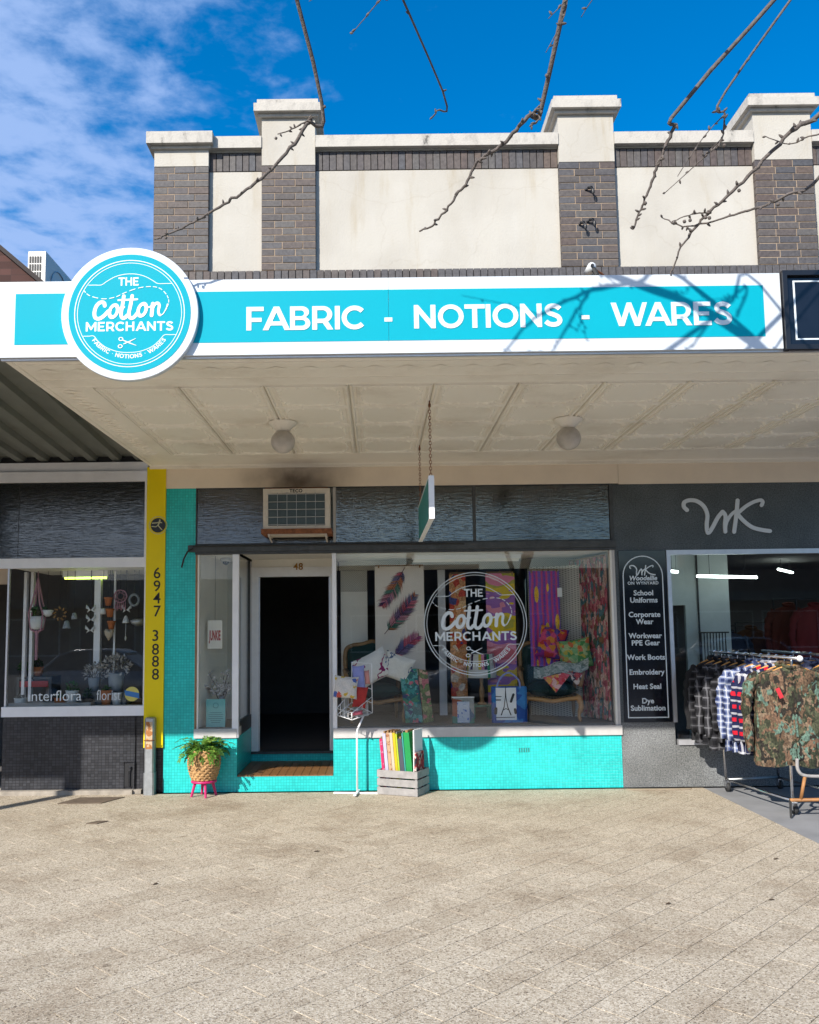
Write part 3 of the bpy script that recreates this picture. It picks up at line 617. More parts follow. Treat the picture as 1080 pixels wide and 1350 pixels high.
# fascia signs
def xs(u, v=424, y=-3.93): return PY(u, v, y).x
F = thing('fascia_sign', 'long white and cyan shop sign along awning edge with white capital letters', 'sign', (0, -3.92, 3.715))
for a, b in ((-2.652, .1005), (.1025, 2.866)):
    bx('sign_panel', 'white_sign', F, a, b, -3.925, -3.902, 3.715, 4.262)
for a, b in ((-2.527, .1005), (.1025, 2.744)): bx('colour_band', 'cyan', F, a, b, -3.9275, -3.9252, 3.804, 4.174)
for txt, u0, u1 in (('FABRIC', 325, 482), ('-', 507, 518), ('NOTIONS', 546, 742), ('-', 767, 778), ('WARES', 806, 966)):
    mb = MB(); caps(mb, txt, xs(u0), 3.888, -3.9295, .170, xs(u1) - xs(u0), space=.055); mb.build('lettering', 'vinyl', F)

def logo(parent, cx, cz, R, y, mat, st=.00012, th=.0003, full=True, dash=True):
    """ring, capitals, script word, stitched line and scissors, in shop-sign proportions"""
    f = lambda d0: (lambda x, yy, d: (cx + x * R, y - d0 - d, cz + yy * R))
    q = lambda x, yy: ((x - 536) / 507., (537 - yy) / 507.)
    rings = MB()
    for r, w in ((.795, .012), (.757, .008)): fill(rings, [arc(0, 0, r + w, r + w, 0, 356, 89), arc(0, 0, r, r, 0, 356, 89)], f(0), th)
    def cart(pts): fill(rings, [stroke(crom([q(*p) for p in pts], 5), .009, False)], f(0), th)
    cart([(228, 318), (275, 318), (325, 317), (360, 293), (420, 258), (480, 240), (535, 235), (590, 239), (650, 257), (705, 288), (742, 311), (800, 312), (848, 312)])
    cart([(197, 708), (240, 708), (275, 708), (310, 750), (365, 793), (450, 827), (535, 835), (620, 827), (705, 793), (760, 745), (795, 706), (840, 704), (880, 703)])
    rings.build('ring_line', mat, parent)
    for t_, xa, xb, base, h in (('THE', 450, 603, 325, 63), ('MERCHANTS', 215, 862, 672, 71)):
        parts, w = loops_of(t_, 1., .10); k = (xb - xa) / w; tx = MB()
        fill(tx, [[q(xa + p[0] * k, base - p[1] * h) for p in lp] for lps, _, _ in parts for lp in lps], f(0), th); tx.build('capital_lettering', mat, parent)
    tx = MB(); s = 'FABRIC . NOTIONS . WARES'; parts, w = loops_of(s, .062, .22); a0, a1 = math.radians(217), math.radians(323); rr = .612
    for lps, x, gw in parts:
        if not lps: continue
        xm = x + gw / 2; an = a0 + (a1 - a0) * xm / w
        ux, uy = -math.sin(an), math.cos(an)       # along the text; letters stand up towards the centre
        nx, ny = -math.cos(an), -math.sin(an); bxp, byp = math.cos(an) * (rr + .065), math.sin(an) * (rr + .065)
        fill(tx, [[(bxp + (p[0] - xm) * ux * -1 * -1 + p[1] * nx, byp + (p[0] - xm) * uy + p[1] * ny) for p in lp] for lp in lps], f(0), th)
    tx.build('curved_lettering', mat, parent)
    sc = MB(); W = .054
    strokes = [([(352, 478), (345, 455), (318, 452), (290, 480), (276, 530), (284, 568), (312, 576), (345, 556), (378, 520)], W), ([(452, 492), (478, 500), (496, 490)], W * .5),
        ([(492, 406), (484, 470), (474, 535), (480, 568), (500, 572), (520, 552)], W * .95), ([(554, 404), (544, 470), (532, 535), (540, 570), (566, 570), (596, 535)], W * .95), ([(452, 436), (520, 434), (592, 431)], W * .5),
        ([(668, 492), (688, 490), (704, 474)], W * .45), ([(708, 466), (704, 510), (700, 555)], W), ([(704, 508), (722, 472), (744, 462), (756, 480), (750, 525), (760, 552), (784, 545), (806, 505), (816, 470)], [W * .8] * 26 + [W * .7] * 12 + [W * .25] * 20)]
    d = st
    for pts, w in strokes:
        cp = crom([q(*p) for p in pts], 6); ww = w
        if isinstance(w, list): ww = [w[min(len(w) - 1, int(i * len(w) / len(cp)))] for i in range(len(cp))]
        fill(sc, [stroke(cp, ww)], f(d), th); d += st
    for ex, ey in ((418, 520), (630, 512)):
        c = q(ex, ey); o1, o2 = [], []
        for k in range(24):
            a = 2 * PI * k / 24
            for lst, rx, ry in ((o1, .082, .118), (o2, .032, .064)):
                x, yy = rx * math.cos(a), ry * math.sin(a); lst.append((c[0] + x + yy * .2, c[1] + yy))
        fill(sc, [o1, o2], f(d), th); d += st
    sc.build('script_lettering', mat, parent)
    th_ = MB(); cp = crom([q(*p) for p in [(197, 362), (240, 400), (340, 425), (430, 412), (500, 380), (600, 345), (690, 335), (760, 350), (810, 400), (826, 450), (812, 500), (800, 520)]], 8)
    for i in range(0, len(cp) - 3, 5): fill(th_, [stroke(cp[i:i + 4], .011)], f(d), th)
    th_.build('stitch_line', mat, parent); th_ = MB(); d += st
    for pts in ([(585, 730), (540, 752), (498, 770)], [(590, 783), (545, 765), (492, 742)]):
        fill(th_, [stroke([q(*p) for p in pts], [.006, .016, .014])], f(d), th); d += st
    for ex, ey in ((476, 733), (472, 788)): c = q(ex, ey); fill(th_, [arc(c[0], c[1], .036, .03, 0, 330, 11), arc(c[0], c[1], .023, .018, 0, 330, 11)], f(d), th)
    th_.build('scissors', mat, parent)
Rn = thing('round_sign', 'round white rimmed cyan logo sign fixed over awning edge', 'sign', (-1.707, -3.95, 3.528))
MB().prism(arc(-1.707, 4.005, .478, .478, 0, 355, 71), -3.929, -3.972, .003, 'Y').build('sign_disc', 'white_sign', Rn)
MB().prism(arc(-1.707, 4.005, .427, .427, 0, 355, 71), -3.972, -3.9745, 0, 'Y').build('colour_disc', 'cyan', Rn)
logo(Rn, -1.707, 4.005, .478, -3.9758, 'vinyl')
Kb = thing('fascia_sign', 'glossy black fascia sign with thin white border at right edge', 'sign', (4, -3.92, 3.73))
bx('sign_panel', 'black_sign', Kb, 2.90, 5.6, -3.925, -3.902, 3.735, 4.255)
mb = MB(); mb.box(2.874, 2.905, -3.955, -3.902, 3.70, 4.27); mb.box(2.905, 5.6, -3.955, -3.926, 4.235, 4.27); mb.box(2.905, 5.6, -3.955, -3.926, 3.70, 3.735); mb.build('frame', 'black_frame', Kb)
mb = MB(); mb.box(2.955, 2.968, -3.9272, -3.9252, 3.775, 4.205); mb.box(2.968, 5.6, -3.9272, -3.9252, 4.194, 4.205); mb.box(2.968, 5.6, -3.9272, -3.9252, 3.775, 3.786); mb.build('border_line', 'vinyl', Kb)

# lamps under the awning
for x, lb in ((-.853, 'dusty globe lamp under awning above the doorway'), (1.778, 'dusty globe lamp under awning above the display window')):
    t = thing('globe_lamp', lb, 'lamp', (x, -2.03, 3.43), 'globe lamps under the awning')
    MB().lathe([(.135, 3.701), (.13, 3.690), (.075, 3.640), (.062, 3.615)], (x, -2.03, 0), 20).build('ceiling_rose', 'pressed', t, True)
    MB().ball((x, -2.03, 3.522), (.112, .112, .108), 20, 12).build('globe', 'lampglobe', t, True)
# blade sign on chains
t = thing('hanging_sign', 'thin teal blade sign hanging edge on from chains under awning', 'sign', (.46, -1.85, 2.70))
M['teal_board'] = P('teal_sign_board', (.02, .23, .21), .45, var=.15, scale=6)
bx('board', 'teal_board', t, .440, .458, -2.72, -.92, 2.705, 3.05)
mb = MB(); mb.box(.436, .482, -2.745, -2.722, 2.698, 3.06); mb.box(.436, .478, -2.72, -.90, 2.698, 2.7045); mb.box(.436, .478, -2.72, -.90, 3.0505, 3.06); mb.build('frame', 'white_paint', t)
bx('board', 'white_paint', t, .459, .474, -2.72, -.92, 2.71, 3.045)
for y in (-2.70, -.98):
    mb = MB(); z = 3.061
    i = 0
    while z < 3.69:
        a, b = ((.010, .0) if i % 2 == 0 else (0, .010)); mb.tube([(.458 + a * math.cos(w), y + b * math.cos(w), z + .012 + .018 * math.sin(w)) for w in [2 * PI * k / 8 for k in range(8)]], .0028, 4, closed=True); z += .027; i += 1
    mb.build('chain', 'rust', t)
    MB().tube([(.458, y, 3.70), (.458, y, 3.66), (.465, y, 3.655)], .006, 5).build('hook', 'rust', t)

# ================================================================== TURQUOISE SHOPFRONT
SF = thing('shopfront', 'turquoise mosaic tiled shopfront with large display window and recessed doorway', 'shopfront')
bx('tiled_pier', 'mint', SF, -2.428, -2.083, 0., .40, 0., 3.443)
bx('beige_fascia', 'beige', SF, -2.43, 2.80, -.012, .40, 3.4435, 3.699)
bx('beige_fascia', 'beige', SF, 2.803, XE, -.012, .40, 3.4335, 3.699)
mb = MB(); mb.box(-2.0828, -1.600, 0, 1.10, 0, .597); mb.build('tiled_base', 'mint', SF)
mb = MB(); mb.box(-.515, 2.728, 0, 1.30, 0, .582); mb.build('tiled_base', 'mint', SF)
bx('window_sill', 'sill', SF, -2.0825, -1.602, -.022, .32, .5975, .700)
bx('window_sill', 'sill', SF, -.513, 2.736, -.022, 1.28, .5825, .690)
mb = MB()
for i in range(5): mb.box(1.57 + i * .026, 1.583 + i * .026, -.004, .0, .40, .45)
mb.build('air_vent', P('vent_shadow', (.02, .2, .18), .6), SF)
# step
stp = bx('step', 'mint', SF, -1.5995, -.5155, .002, 1.08, 0, .166)
M['tile'] = P('brown_floor_tile', (.20, .095, .035), .4, var=.3, scale=12, bump=.1)
tp = None
for i in range(12):
    for j in range(11):
        x, y = -1.594 + i * .0896, .004 + j * .0955
        if tp is None: tp = o = MB().prism([(0, 0), (.0855, 0), (.0855, .0915), (0, .0915)], 0, .014, .0015).build('tile', 'tile', origin=(0, 0, 0))
        else: o = bpy.data.objects.new('tile', tp.data); COL.objects.link(o)
        o.parent = stp; o.location = Vector((x, y, .1662))
bx('door_riser', 'mint', SF, -1.598, -.517, 1.081, 1.14, 0, .265)
bx('threshold', 'dark_wood', SF, -1.598, -.517, 1.06, 1.30, .2655, .295)
# door frame
mb = MB(); mb.box(-1.5985, -1.515, 1.082, 1.16, .2952, 2.60); mb.box(-.600, -.5165, 1.082, 1.16, .2952, 2.60); mb.box(-1.5148, -.6002, 1.082, 1.16, 2.478, 2.60)
df = mb.build('door_frame', 'white_paint', SF)
mb = MB(); mb.box(-1.5148, -1.497, 1.10, 1.15, .2952, 2.4778); mb.box(-.618, -.6002, 1.10, 1.15, .2952, 2.4778); mb.build('door_stop', 'alu', df)
bx('transom_panel', 'insidew', SF, -1.5985, -.5165, 1.09, 1.16, 2.6005, 2.70)
mb = MB(); font(mb, '48', wall_fn(-1.005, 2.565, 1.079), .12, .002, spacing=1.05); mb.build('house_number', P('brass_number', (.35, .17, .03), .4, .5), SF)
bx('recess_ceiling', 'insidew', SF, -1.60, -.515, .03, 1.16, 2.7005, 2.72)
# windows left of door
mb = MB(); mb.box(-2.0826, -2.060, .0, .06, .7005, 2.672); mb.build('window_jamb', 'oak', SF)
mb = MB(); mb.box(-2.0598, -2.040, .006, .06, .7005, 2.672); mb.build('window_jamb', 'insidew', SF)
bx('corner_post', 'white_paint', SF, -1.657, -1.585, -.006, .062, .598, 2.672)
bx('corner_post', 'white_paint', SF, -.517, -.470, -.006, .058, .583 + .108, 2.672)
bx('window_pane', 'glass', SF, -2.0398, -1.6575, .030, .036, .7005, 2.672)
rv = bx('reveal_window_pane', 'glass', SF, -1.624, -1.618, .064, .97, .76, 2.672)
mb = MB(); mb.box(-1.64, -1.603, .063, 1.08, .598, .759); mb.box(-1.640, -1.603, .972, 1.012, .760, 2.672); mb.build('reveal_window_frame', 'dark_wood', SF)
bx('reveal_window_post', 'white_paint', SF, -1.645, -1.6005, 1.013, 1.081, .760, 2.672)
bx('reveal_window_pane', 'glass', SF, -.500, -.494, .060, 1.08, .692, 2.672)
dw = bx('display_window_pane', 'glass', SF, -.4695, 2.668, .030, .036, .692, 2.672)
mb = MB(); mb.box(2.672, 2.694, -.004, .07, .692, 2.672); mb.build('window_jamb', 'insidew', SF)
bx('window_jamb', 'sill', SF, 2.696, 2.728, .0, .07, .692, 2.672)
LG = thing('window_logo', 'large round white vinyl logo on the display window glass', 'decal', (PY(627, 822, .027).x, .027, PY(627, 890, .027).z))
logo(LG, PY(627, 822, .027).x, PY(627, 822, .027).z, .73, .0285, 'vinyl', .00012, .0002)
# head beam, transom
mb = MB(); mb.box(-2.16, 2.74, -.055, .05, 2.70, 2.775); mb.box(-2.0826, 2.74, -.03, .05, 2.673, 2.6995); mb.box(-2.0826, 2.74, -.03, .03, 2.7755, 2.795); mb.build('head_beam', 'dark_wood', SF)
mb = MB(); mb.tube([(-2.1, -.060, 2.74), (-2.16, -.075, 2.70), (-2.20, -.08, 2.62), (-2.225, -.078, 2.52)], .010, 6); mb.tube([(-2.1, -.062, 2.76), (-.3, -.068, 2.765), (1, -.06, 2.758)], .009, 5); mb.build('cable', 'rubber', SF)
TR = [(-2.072, -.500), (-.468, 1.112), (1.144, 2.690)]
for a, b in TR: bx('transom_pane', 'texglass', SF, a, b, .012, .018, 2.7955, 3.436)
mb = MB()
for a, b in ((-2.0826, -2.072), (1.112, 1.144), (2.690, 2.728)): mb.box(a, b, -.012, .05, 2.7955, 3.436)
mb.box(-2.0826, 2.728, -.010, .05, 3.4362, 3.4433); mb.build('transom_frame', 'dark_wood', SF)
bx('transom_frame', 'sill', SF, -.500, -.468, -.014, .05, 2.7955, 3.436)
bx('inner_shelf', 'oak', SF, -1.98, 1.25, .03, .09, 2.7957, 2.86)
# display box and the dark shop behind
bx('display_floor', 'carpet', SF, -.512, 2.728, .06, 1.30, .6905, .705)
bx('display_floor', 'carpet', SF, -2.08, -1.66, .06, 1.10, .7005, .705)
bx('display_ceiling', 'insidew', SF, -.512, 2.728, .062, 1.30, 2.6735, 2.70)
bx('display_ceiling', 'insidew', SF, -2.08, -1.66, .062, 1.10, 2.6735, 2.70)
M['peg'] = None
def pegmat():
    m, nd, lk, b = new_mat('pegboard'); b.inputs['Roughness'].default_value = .7
    g = nd.new('ShaderNodeNewGeometry'); s = nd.new('ShaderNodeSeparateXYZ'); lk.new(g.outputs['Position'], s.inputs[0])
    a = N(nd, 'ShaderNodeMath', operation='ADD'); lk.new(s.outputs[0], a.inputs[0]); lk.new(s.outputs[1], a.inputs[1]); c = nd.new('ShaderNodeCombineXYZ'); lk.new(a.outputs[0], c.inputs[0]); lk.new(s.outputs[2], c.inputs[1])
    mp = nd.new('ShaderNodeMapping'); mp.inputs['Rotation'].default_value = (0, 0, PI / 4); lk.new(c.outputs[0], mp.inputs[0])
    v = N(nd, 'ShaderNodeTexVoronoi', i_Scale=62., i_Randomness=0.); lk.new(mp.outputs[0], v.inputs['Vector'])
    r = ramp(nd, [(.20, (.06, .06, .055)), (.28, (.56, .54, .48))]); lk.new(v.outputs['Distance'], r.inputs[0]); lk.new(r.outputs[0], b.inputs['Base Color']); return m
M['peg'] = pegmat()
mb = MB(); mb.box(-.47, -.13, 1.16, 1.19, .706, 2.55); mb.build('display_wall', 'insidew', SF)
bx('display_wall', 'peg', SF, -.47, -.13, 1.145, 1.158, 2.28, 2.55)
mb = MB(); mb.box(-.488, 2.728, 1.13, 1.20, 2.552, 2.672); mb.build('display_header', 'peg', SF)
mb = MB(); mb.add([(1.92, 1.12, .706), (2.70, .62, .706), (2.70, .62, 2.56), (1.92, 1.12, 2.56), (1.935, 1.14, .706), (2.715, .64, .706), (2.715, .64, 2.56), (1.935, 1.14, 2.56)], [(0, 1, 2, 3), (5, 4, 7, 6), (0, 3, 7, 4), (1, 5, 6, 2), (3, 2, 6, 7), (0, 4, 5, 1)]); mb.build('pegboard', 'peg', SF)
bx('display_wall', 'insidew', SF, 2.705, 2.727, .075, 1.12, .706, 2.672)
bx('display_post', 'white_paint', SF, .775, .868, 1.16, 1.22, .706, 2.55)
mb = MB(); mb.add([(-2.06, .10, .706), (-2.045, .10, .706), (-1.89, 1.05, .706), (-1.905, 1.05, .706), (-2.06, .10, 2.672), (-2.045, .10, 2.672), (-1.89, 1.05, 2.672), (-1.905, 1.05, 2.672)], [(0, 1, 5, 4), (1, 2, 6, 5), (2, 3, 7, 6), (3, 0, 4, 7), (4, 5, 6, 7), (0, 3, 2, 1)]); mb.build('display_wall', 'insidew', SF)
bx('pegboard', 'peg', SF, -1.90, -1.66, 1.02, 1.04, .706, 2.672)
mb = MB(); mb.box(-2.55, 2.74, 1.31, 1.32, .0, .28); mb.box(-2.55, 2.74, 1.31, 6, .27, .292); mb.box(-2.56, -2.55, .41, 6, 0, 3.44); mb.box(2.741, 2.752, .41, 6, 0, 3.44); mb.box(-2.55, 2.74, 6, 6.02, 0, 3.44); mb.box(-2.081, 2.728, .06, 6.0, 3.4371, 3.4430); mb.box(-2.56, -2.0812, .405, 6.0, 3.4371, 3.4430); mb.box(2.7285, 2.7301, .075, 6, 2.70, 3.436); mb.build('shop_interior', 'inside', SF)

# ================================================================== AIR CONDITIONER
t = thing('air_conditioner', 'cream window air conditioner with wire grille over the doorway', 'air conditioner', (-.92, -.15, 2.84))
M['acbody'] = P('aged_cream_enamel', (.60, .54, .46), .5, var=.14, scale=8)
ya = -.34; ax0, ax1 = PY(347, 670, ya).x, PY(435, 670, ya).x; az0, az1 = PY(390, 697, ya).z, PY(390, 644, ya).z
bx('cabinet', 'acbody', t, ax0 + .008, ax1 - .008, ya + .03, .03, az0 + .008, az1 - .008)
mb = MB(); bw = .055
mb.box(ax0, ax1, ya, ya + .0295, az1 - bw, az1); mb.box(ax0, ax1, ya, ya + .0295, az0, az0 + .035); mb.box(ax0, ax0 + bw, ya, ya + .0295, az0 + .0352, az1 - bw - .0002); mb.box(ax1 - bw, ax1, ya, ya + .0295, az0 + .0352, az1 - bw - .0002); mb.build('front_frame', 'acbody', t)
bx('coil', P('coil_fins', (.06, .085, .095), .6, .3), t, ax0 + bw, ax1 - bw, ya + .018, ya + .0292, az0 + .036, az1 - bw - .001)
mb = MB(); zz = az0 + .05
while zz < az1 - bw - .01: mb.box(ax0 + bw, ax1 - bw, ya + .010, ya + .0178, zz, zz + .006); zz += .0125
mb.build('louvres', P('louvre_blade', (.13, .17, .18), .5, .4), t)
mb = MB()
for i in range(1, 6): x = ax0 + bw + (ax1 - ax0 - 2 * bw) * i / 6; mb.tube([(x, ya - .004, az0 + .02), (x, ya - .004, az1 - bw + .012)], .0035, 5)
for i in range(5): z = az0 + .045 + (az1 - bw - az0 - .055) * i / 4; mb.tube([(ax0 + bw - .012, ya - .010, z), (ax1 - bw + .012, ya - .010, z)], .0035, 5)
mb.build('grille', 'steel', t)
mb = MB(); font(mb, 'TECO', wall_fn((ax0 + ax1) / 2 - .005, az1 - .043, ya - .0015), .052, .0016, spacing=1.1); mb.build('lettering', 'ink', t)
mb = MB(); mb.box(ax0 - .02, ax1 + .02, ya - .025, .02, az0 - .055, az0 - .001); mb.box(ax0 + .02, ax1 - .02, ya + .02, .02, az1 + .0005, az1 + .012); mb.build('shelf', 'rust', t)
mb = MB()
for x in (ax0 + .05, ax1 - .06): mb.box(x, x + .022, ya + .01, -.03, az0 - .075, az0 - .0555); mb.tube([(x + .011, ya + .03, az0 - .076), (x + .011, -.05, 2.80)], .010, 5)
mb.box(ax0 + .06, ax1 - .06, ya + .02, -.04, az0 - .064, az0 - .0557)
mb.build('bracket', 'acbody', t)

# ================================================================== FLORIST (left neighbour)
FB = thing('florist_shopfront', 'florist shopfront with charcoal mosaic base and white framed window', 'shopfront', (-4, 0, 0))
M['stain'] = P('chipped_plinth', (.33, .29, .24), .9, var=.3, scale=9, bump=.5, bscale=30)
mb = MB(); mb.box(-4.24, -2.745, -.004, .30, .05, .858); mb.build('tiled_base', 'darkmosaic', FB)
mb = MB(); mb.box(-2.742, -2.6475, .012, .30, .01, .857); mb.box(-2.6443, -2.43, .012, .30, .01, .498); mb.build('tiled_base', 'darkmosaic', FB)
mb = MB(); mb.box(-2.862, -2.755, -.012, -.0045, .075, .33); mb.build('meter_recess', P('meter_recess', (.012, .012, .014), .7), FB)
mb = MB(); mb.box(-2.872, -2.862, -.02, -.0045, .06, .345); mb.box(-2.755, -2.745, -.02, -.0045, .06, .345); mb.box(-2.872, -2.745, -.02, -.0045, .3455, .356); mb.tube([(-2.80, -.03, .07), (-2.80, -.03, .24), (-2.785, -.03, .30)], .008, 5); mb.ball((-2.79, -.03, .29), .014, 8, 6); mb.build('meter_frame', 'darkmosaic', FB)
mb = MB(); mb.box(-6.5, -2.75, -.085, .30, .0, .048); mb.box(-2.749, -2.66, -.05, .0115, 0, .045); mb.build('plinth', 'stain', FB)
bx('window_sill', 'white_paint', FB, -4.255, -2.647, -.025, .12, .8585, .970)
mb = MB(); mb.box(-6, -2.647, -.02, .06, 2.537, 2.650); mb.build('transom_bar', 'white_paint', FB)
mb = MB(); mb.box(-6, -2.647, -.02, .06, 3.533, 3.655); mb.box(-6, -2.647, .006, .06, 3.657, 3.765); mb.box(-2.672, -2.647, -.016, .06, 2.6505, 3.5325); mb.box(-2.665, -2.647, -.012, .06, .9705, 2.5365); mb.build('window_frame', 'white_paint', FB)
bx('transom_pane', 'texglass', FB, -4.13, -2.6725, .012, .018, 2.6505, 3.5325)
bx('transom_pane', 'texglass', FB, -6, -4.135, .012, .018, 2.6505, 3.5325)
bx('window_pane', 'glass', FB, -4.215, -2.6655, .012, .018, .9705, 2.5365)
mb = MB(); mb.box(-4.235, -4.2155, .0, .04, .9705, 2.5365); mb.build('window_edge', 'alu', FB)
mb = MB(); mb.box(-4.20, -2.66, .06, 1.25, .93, .955); mb.build('display_shelf', 'oak', FB)
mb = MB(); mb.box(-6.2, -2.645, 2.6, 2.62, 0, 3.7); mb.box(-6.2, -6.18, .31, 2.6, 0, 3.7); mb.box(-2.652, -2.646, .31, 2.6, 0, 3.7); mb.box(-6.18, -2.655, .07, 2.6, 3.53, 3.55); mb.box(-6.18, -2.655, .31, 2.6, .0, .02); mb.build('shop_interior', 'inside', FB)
mb = MB(); mb.box(-4.19, -2.66, .07, 1.2, 2.54, 2.56); mb.build('display_ceiling', 'insidew', FB)
mb = MB(); mb.box(-6, -4.24, .02, .06, 2.36, 2.536); mb.build('door_head', P('tan_head', (.40, .30, .20), .7), FB)
mb = MB()
for u in (30, 39): x = PY(u, 850, .55).x; mb.box(x, x + .035, .54, .60, .956, 2.535)
for u in (124,): x = PY(u, 850, .5).x; mb.box(x, x + .075, .48, .55, .956, 2.535)
x = PY(150, 800, .5).x; mb.box(x, x + .022, .50, .52, 1.3, 2.535); mb.build('inner_mullion', 'white_paint', FB)
# lettering on glass
mb = MB(); font(mb, 'interflora', wall_fn(PY(72, 926, .01).x, PY(72, 924, .01).z, .0115), .17, -.0006, th=.0003, width=.60); o = mb.build('window_lettering', 'vinyl'); tag(o, 'longer white word lettered on bottom of the florist window', 'decal')
mb = MB(); font(mb, 'florist', wall_fn(PY(143, 926, .01).x, PY(143, 923, .01).z, .0115), .17, -.0020, th=.0003, width=.27); o = mb.build('window_lettering', 'vinyl'); tag(o, 'shorter thin white word lettered beside the round sticker', 'decal')
p = PY(174, 915, .01); t = thing('sticker', 'round yellow sticker with blue band on florist window', 'sticker', (p.x, .01, p.z - .08))
mb = MB(); fill(mb, [arc(p.x, p.z, .082, .082, 0, 350, 35)], lambda x, y, d: (x, .0105 - d, y), .0004); mb.build('disc', P('yellow_sticker', (.55, .50, .12), .5), t)
mb = MB(); fill(mb, [[(p.x - .085, p.z + .045), (p.x - .075, p.z - .015), (p.x + .085, p.z - .05), (p.x + .08, p.z + .01)]], lambda x, y, d: (x, .0095 - d, y), .0003); mb.build('band', P('blue_sticker', (.03, .16, .42), .5), t)
# raking brick gable, roof and corrugated awning of the florist
G = thing('brick_building', 'dark brown brick gable with raking top behind the awning', 'building', (-4.6, 0, 0))
M['brownbrick'] = mosaic('brown_brick_wall', (.075, .032, .026), (.05, .035, .03), .24, .085, rough=.8, var=.35)
zz = lambda u, v: PY(u, v, .4)
a, b = zz(-160, 195), zz(56, 377); c = zz(120, 431)
MB().prism([(a.x, 3.9), (c.x, 3.9), (c.x, c.z), (a.x, a.z)], .40, .75, 0, 'Y').build('gable_wall', 'brownbrick', G)
MB().prism([(a.x, a.z + .002), (c.x, c.z + .002), (c.x, c.z + .07), (a.x, a.z + .07)], .34, .78, 0, 'Y').build('gable_coping', P('dark_coping', (.03, .022, .02), .8), G)
p0, p1 = PY(37, 331, .9), PY(59, 378, .9)
t = thing('condenser_unit', 'white air conditioner condenser box above the awning beside gable', 'condenser', ((p0.x + p1.x) / 2, 1.0, p1.z - .2))
cx0, cx1, cz0, cz1 = p0.x, p1.x, p1.z - .2, p0.z
bx('casing', P('condenser_casing', (.62, .60, .56), .5, var=.08), t, cx0, cx1, .91, 1.85, cz0, cz1)
mb = MB(); w = (cx1 - cx0) * .72; n = 5
for i in range(n):
    for j in range(6): xa = cx0 + .02 + w * i / n; za = cz1 - .05 - .105 * (j + 1); mb.box(xa, xa + w / n * .62, .904, .909, za, za + .085)
mb.build('grille', 'ink', t)
mb = MB(); mb.tube([(cx1 + .006, 1.38 + .3 * math.cos(q), cz1 - .4 + .3 * math.sin(q)) for q in [2 * PI * k / 20 for k in range(20)]], .008, 5, closed=True); mb.build('fan_guard', 'steel', t)
mb = MB(); mb.box(cx0, cx1, .95, 1.05, 4.45, cz0); mb.box(cx0, cx1, 1.7, 1.8, 4.45, cz0); mb.build('stand', 'steel', t)
o = MB().box(-8, -2.63, .80, 8, 4.40, 4.45).build('flat_roof', 'steel', B); o['label'] = 'low metal roof of the neighbouring shop'
CA = thing('corrugated_awning', 'grey green ribbed metal awning over the florist shopfront', 'awning', (-4.5, -1.9, 3.77))
M['deckgreen'] = P('grey_green_metal_deck', (.165, .175, .155), .5, .2, var=.2, scale=3, bump=.05, geo=True)
pts = []; x = -8.0
while x < -2.66:
    pts += [(x, 0.), (x + .145, 0.), (x + .17, -.055), (x + .255, -.055)]; x += .28
mb = MB()
for (q0, q1) in zip(pts[:-1], pts[1:]):
    if q1[0] > -2.642: break
    vs = []
    for y, dz in ((-3.86, .30), (.0605, 0)):
        vs += [(q0[0], y, 3.842 + dz + q0[1]), (q1[0], y, 3.842 + dz + q1[1]), (q1[0], y, 3.848 + dz + q1[1]), (q0[0], y, 3.848 + dz + q0[1])]
    mb.add(vs, [(0, 1, 5, 4), (3, 7, 6, 2), (0, 4, 7, 3), (1, 2, 6, 5), (0, 3, 2, 1), (4, 5, 6, 7)])
mb.build('ribbed_deck', 'deckgreen', CA)
bx('upper_wall', 'black', FB, -8, -2.645, .062, .34, 3.7655, 4.42); bx('awning_fascia', 'white_paint', CA, -10, -2.66, -3.92, -3.865, 3.70, 4.25); bx('shadow_board', 'white_paint', CA, -10, -6.05, -3.84, -3.80, 3.18, 3.80)  # low board out of view, added to cast shadow further down the florist wall
MB().box(-6.04, -5.92, -3.83, -3.71, 0, 4.0).build('awning_post', 'steel', CA)
# yellow board, galvanised guard
t = thing('phone_number_board', 'tall yellow board with black phone number beside turquoise pier', 'sign', (-2.54, -.02, .50))
bx('board', 'yellow', t, -2.6455, -2.4285, -.028, .30, .502, 3.695)
for ch, v in zip('69473888', (755.3, 772.4, 788.5, 805.6, 837.9, 856, 872, 889)):
    p = PY(207 if v < 820 else 205, v + 7, -.03); mb = MB(); font(mb, ch, wall_fn(p.x, p.z, -.0295), .178, .0010); mb.build('digit', 'ink', t)
p = PY(208.5, 692.5, -.03); mb = MB(); fill(mb, [arc(p.x, p.z, .085, .085, 0, 350, 35)], lambda x, y, d: (x, -.0295 - d, y), .0004); mb.build('emblem', P('navy_emblem', (.02, .024, .035), .5), t)
M['pale'] = P('pale_yellow_print', (.50, .48, .28), .6)
mb = MB(); f_ = lambda d0: (lambda x, y, d: (p.x + x, -.0305 - d0 - d, p.z + y))
fill(mb, [arc(0, 0, .105, .105, 0, 350, 35), arc(0, 0, .098, .098, 0, 350, 35)], f_(0), .0003)
k = 0
for pts, w in (([(-.065, .025), (-.02, .028), (.015, .035), (.04, .03)], .012), ([(.02, .06), (.015, .035), (0, .0)], [.016, .018, .014]), ([(0, 0), (.02, -.025), (.045, -.052)], .011), ([(0, 0), (-.025, -.018), (-.07, -.012)], .010)):
    fill(mb, [stroke(pts, w)], f_(.0004 * k), .0002); k += 1
mb.build('emblem_figure', 'pale', t)
t = thing('steel_guard', 'galvanised steel pipe guard with peeling orange label at pier foot', 'pipe guard', (-2.555, -.09, 0))
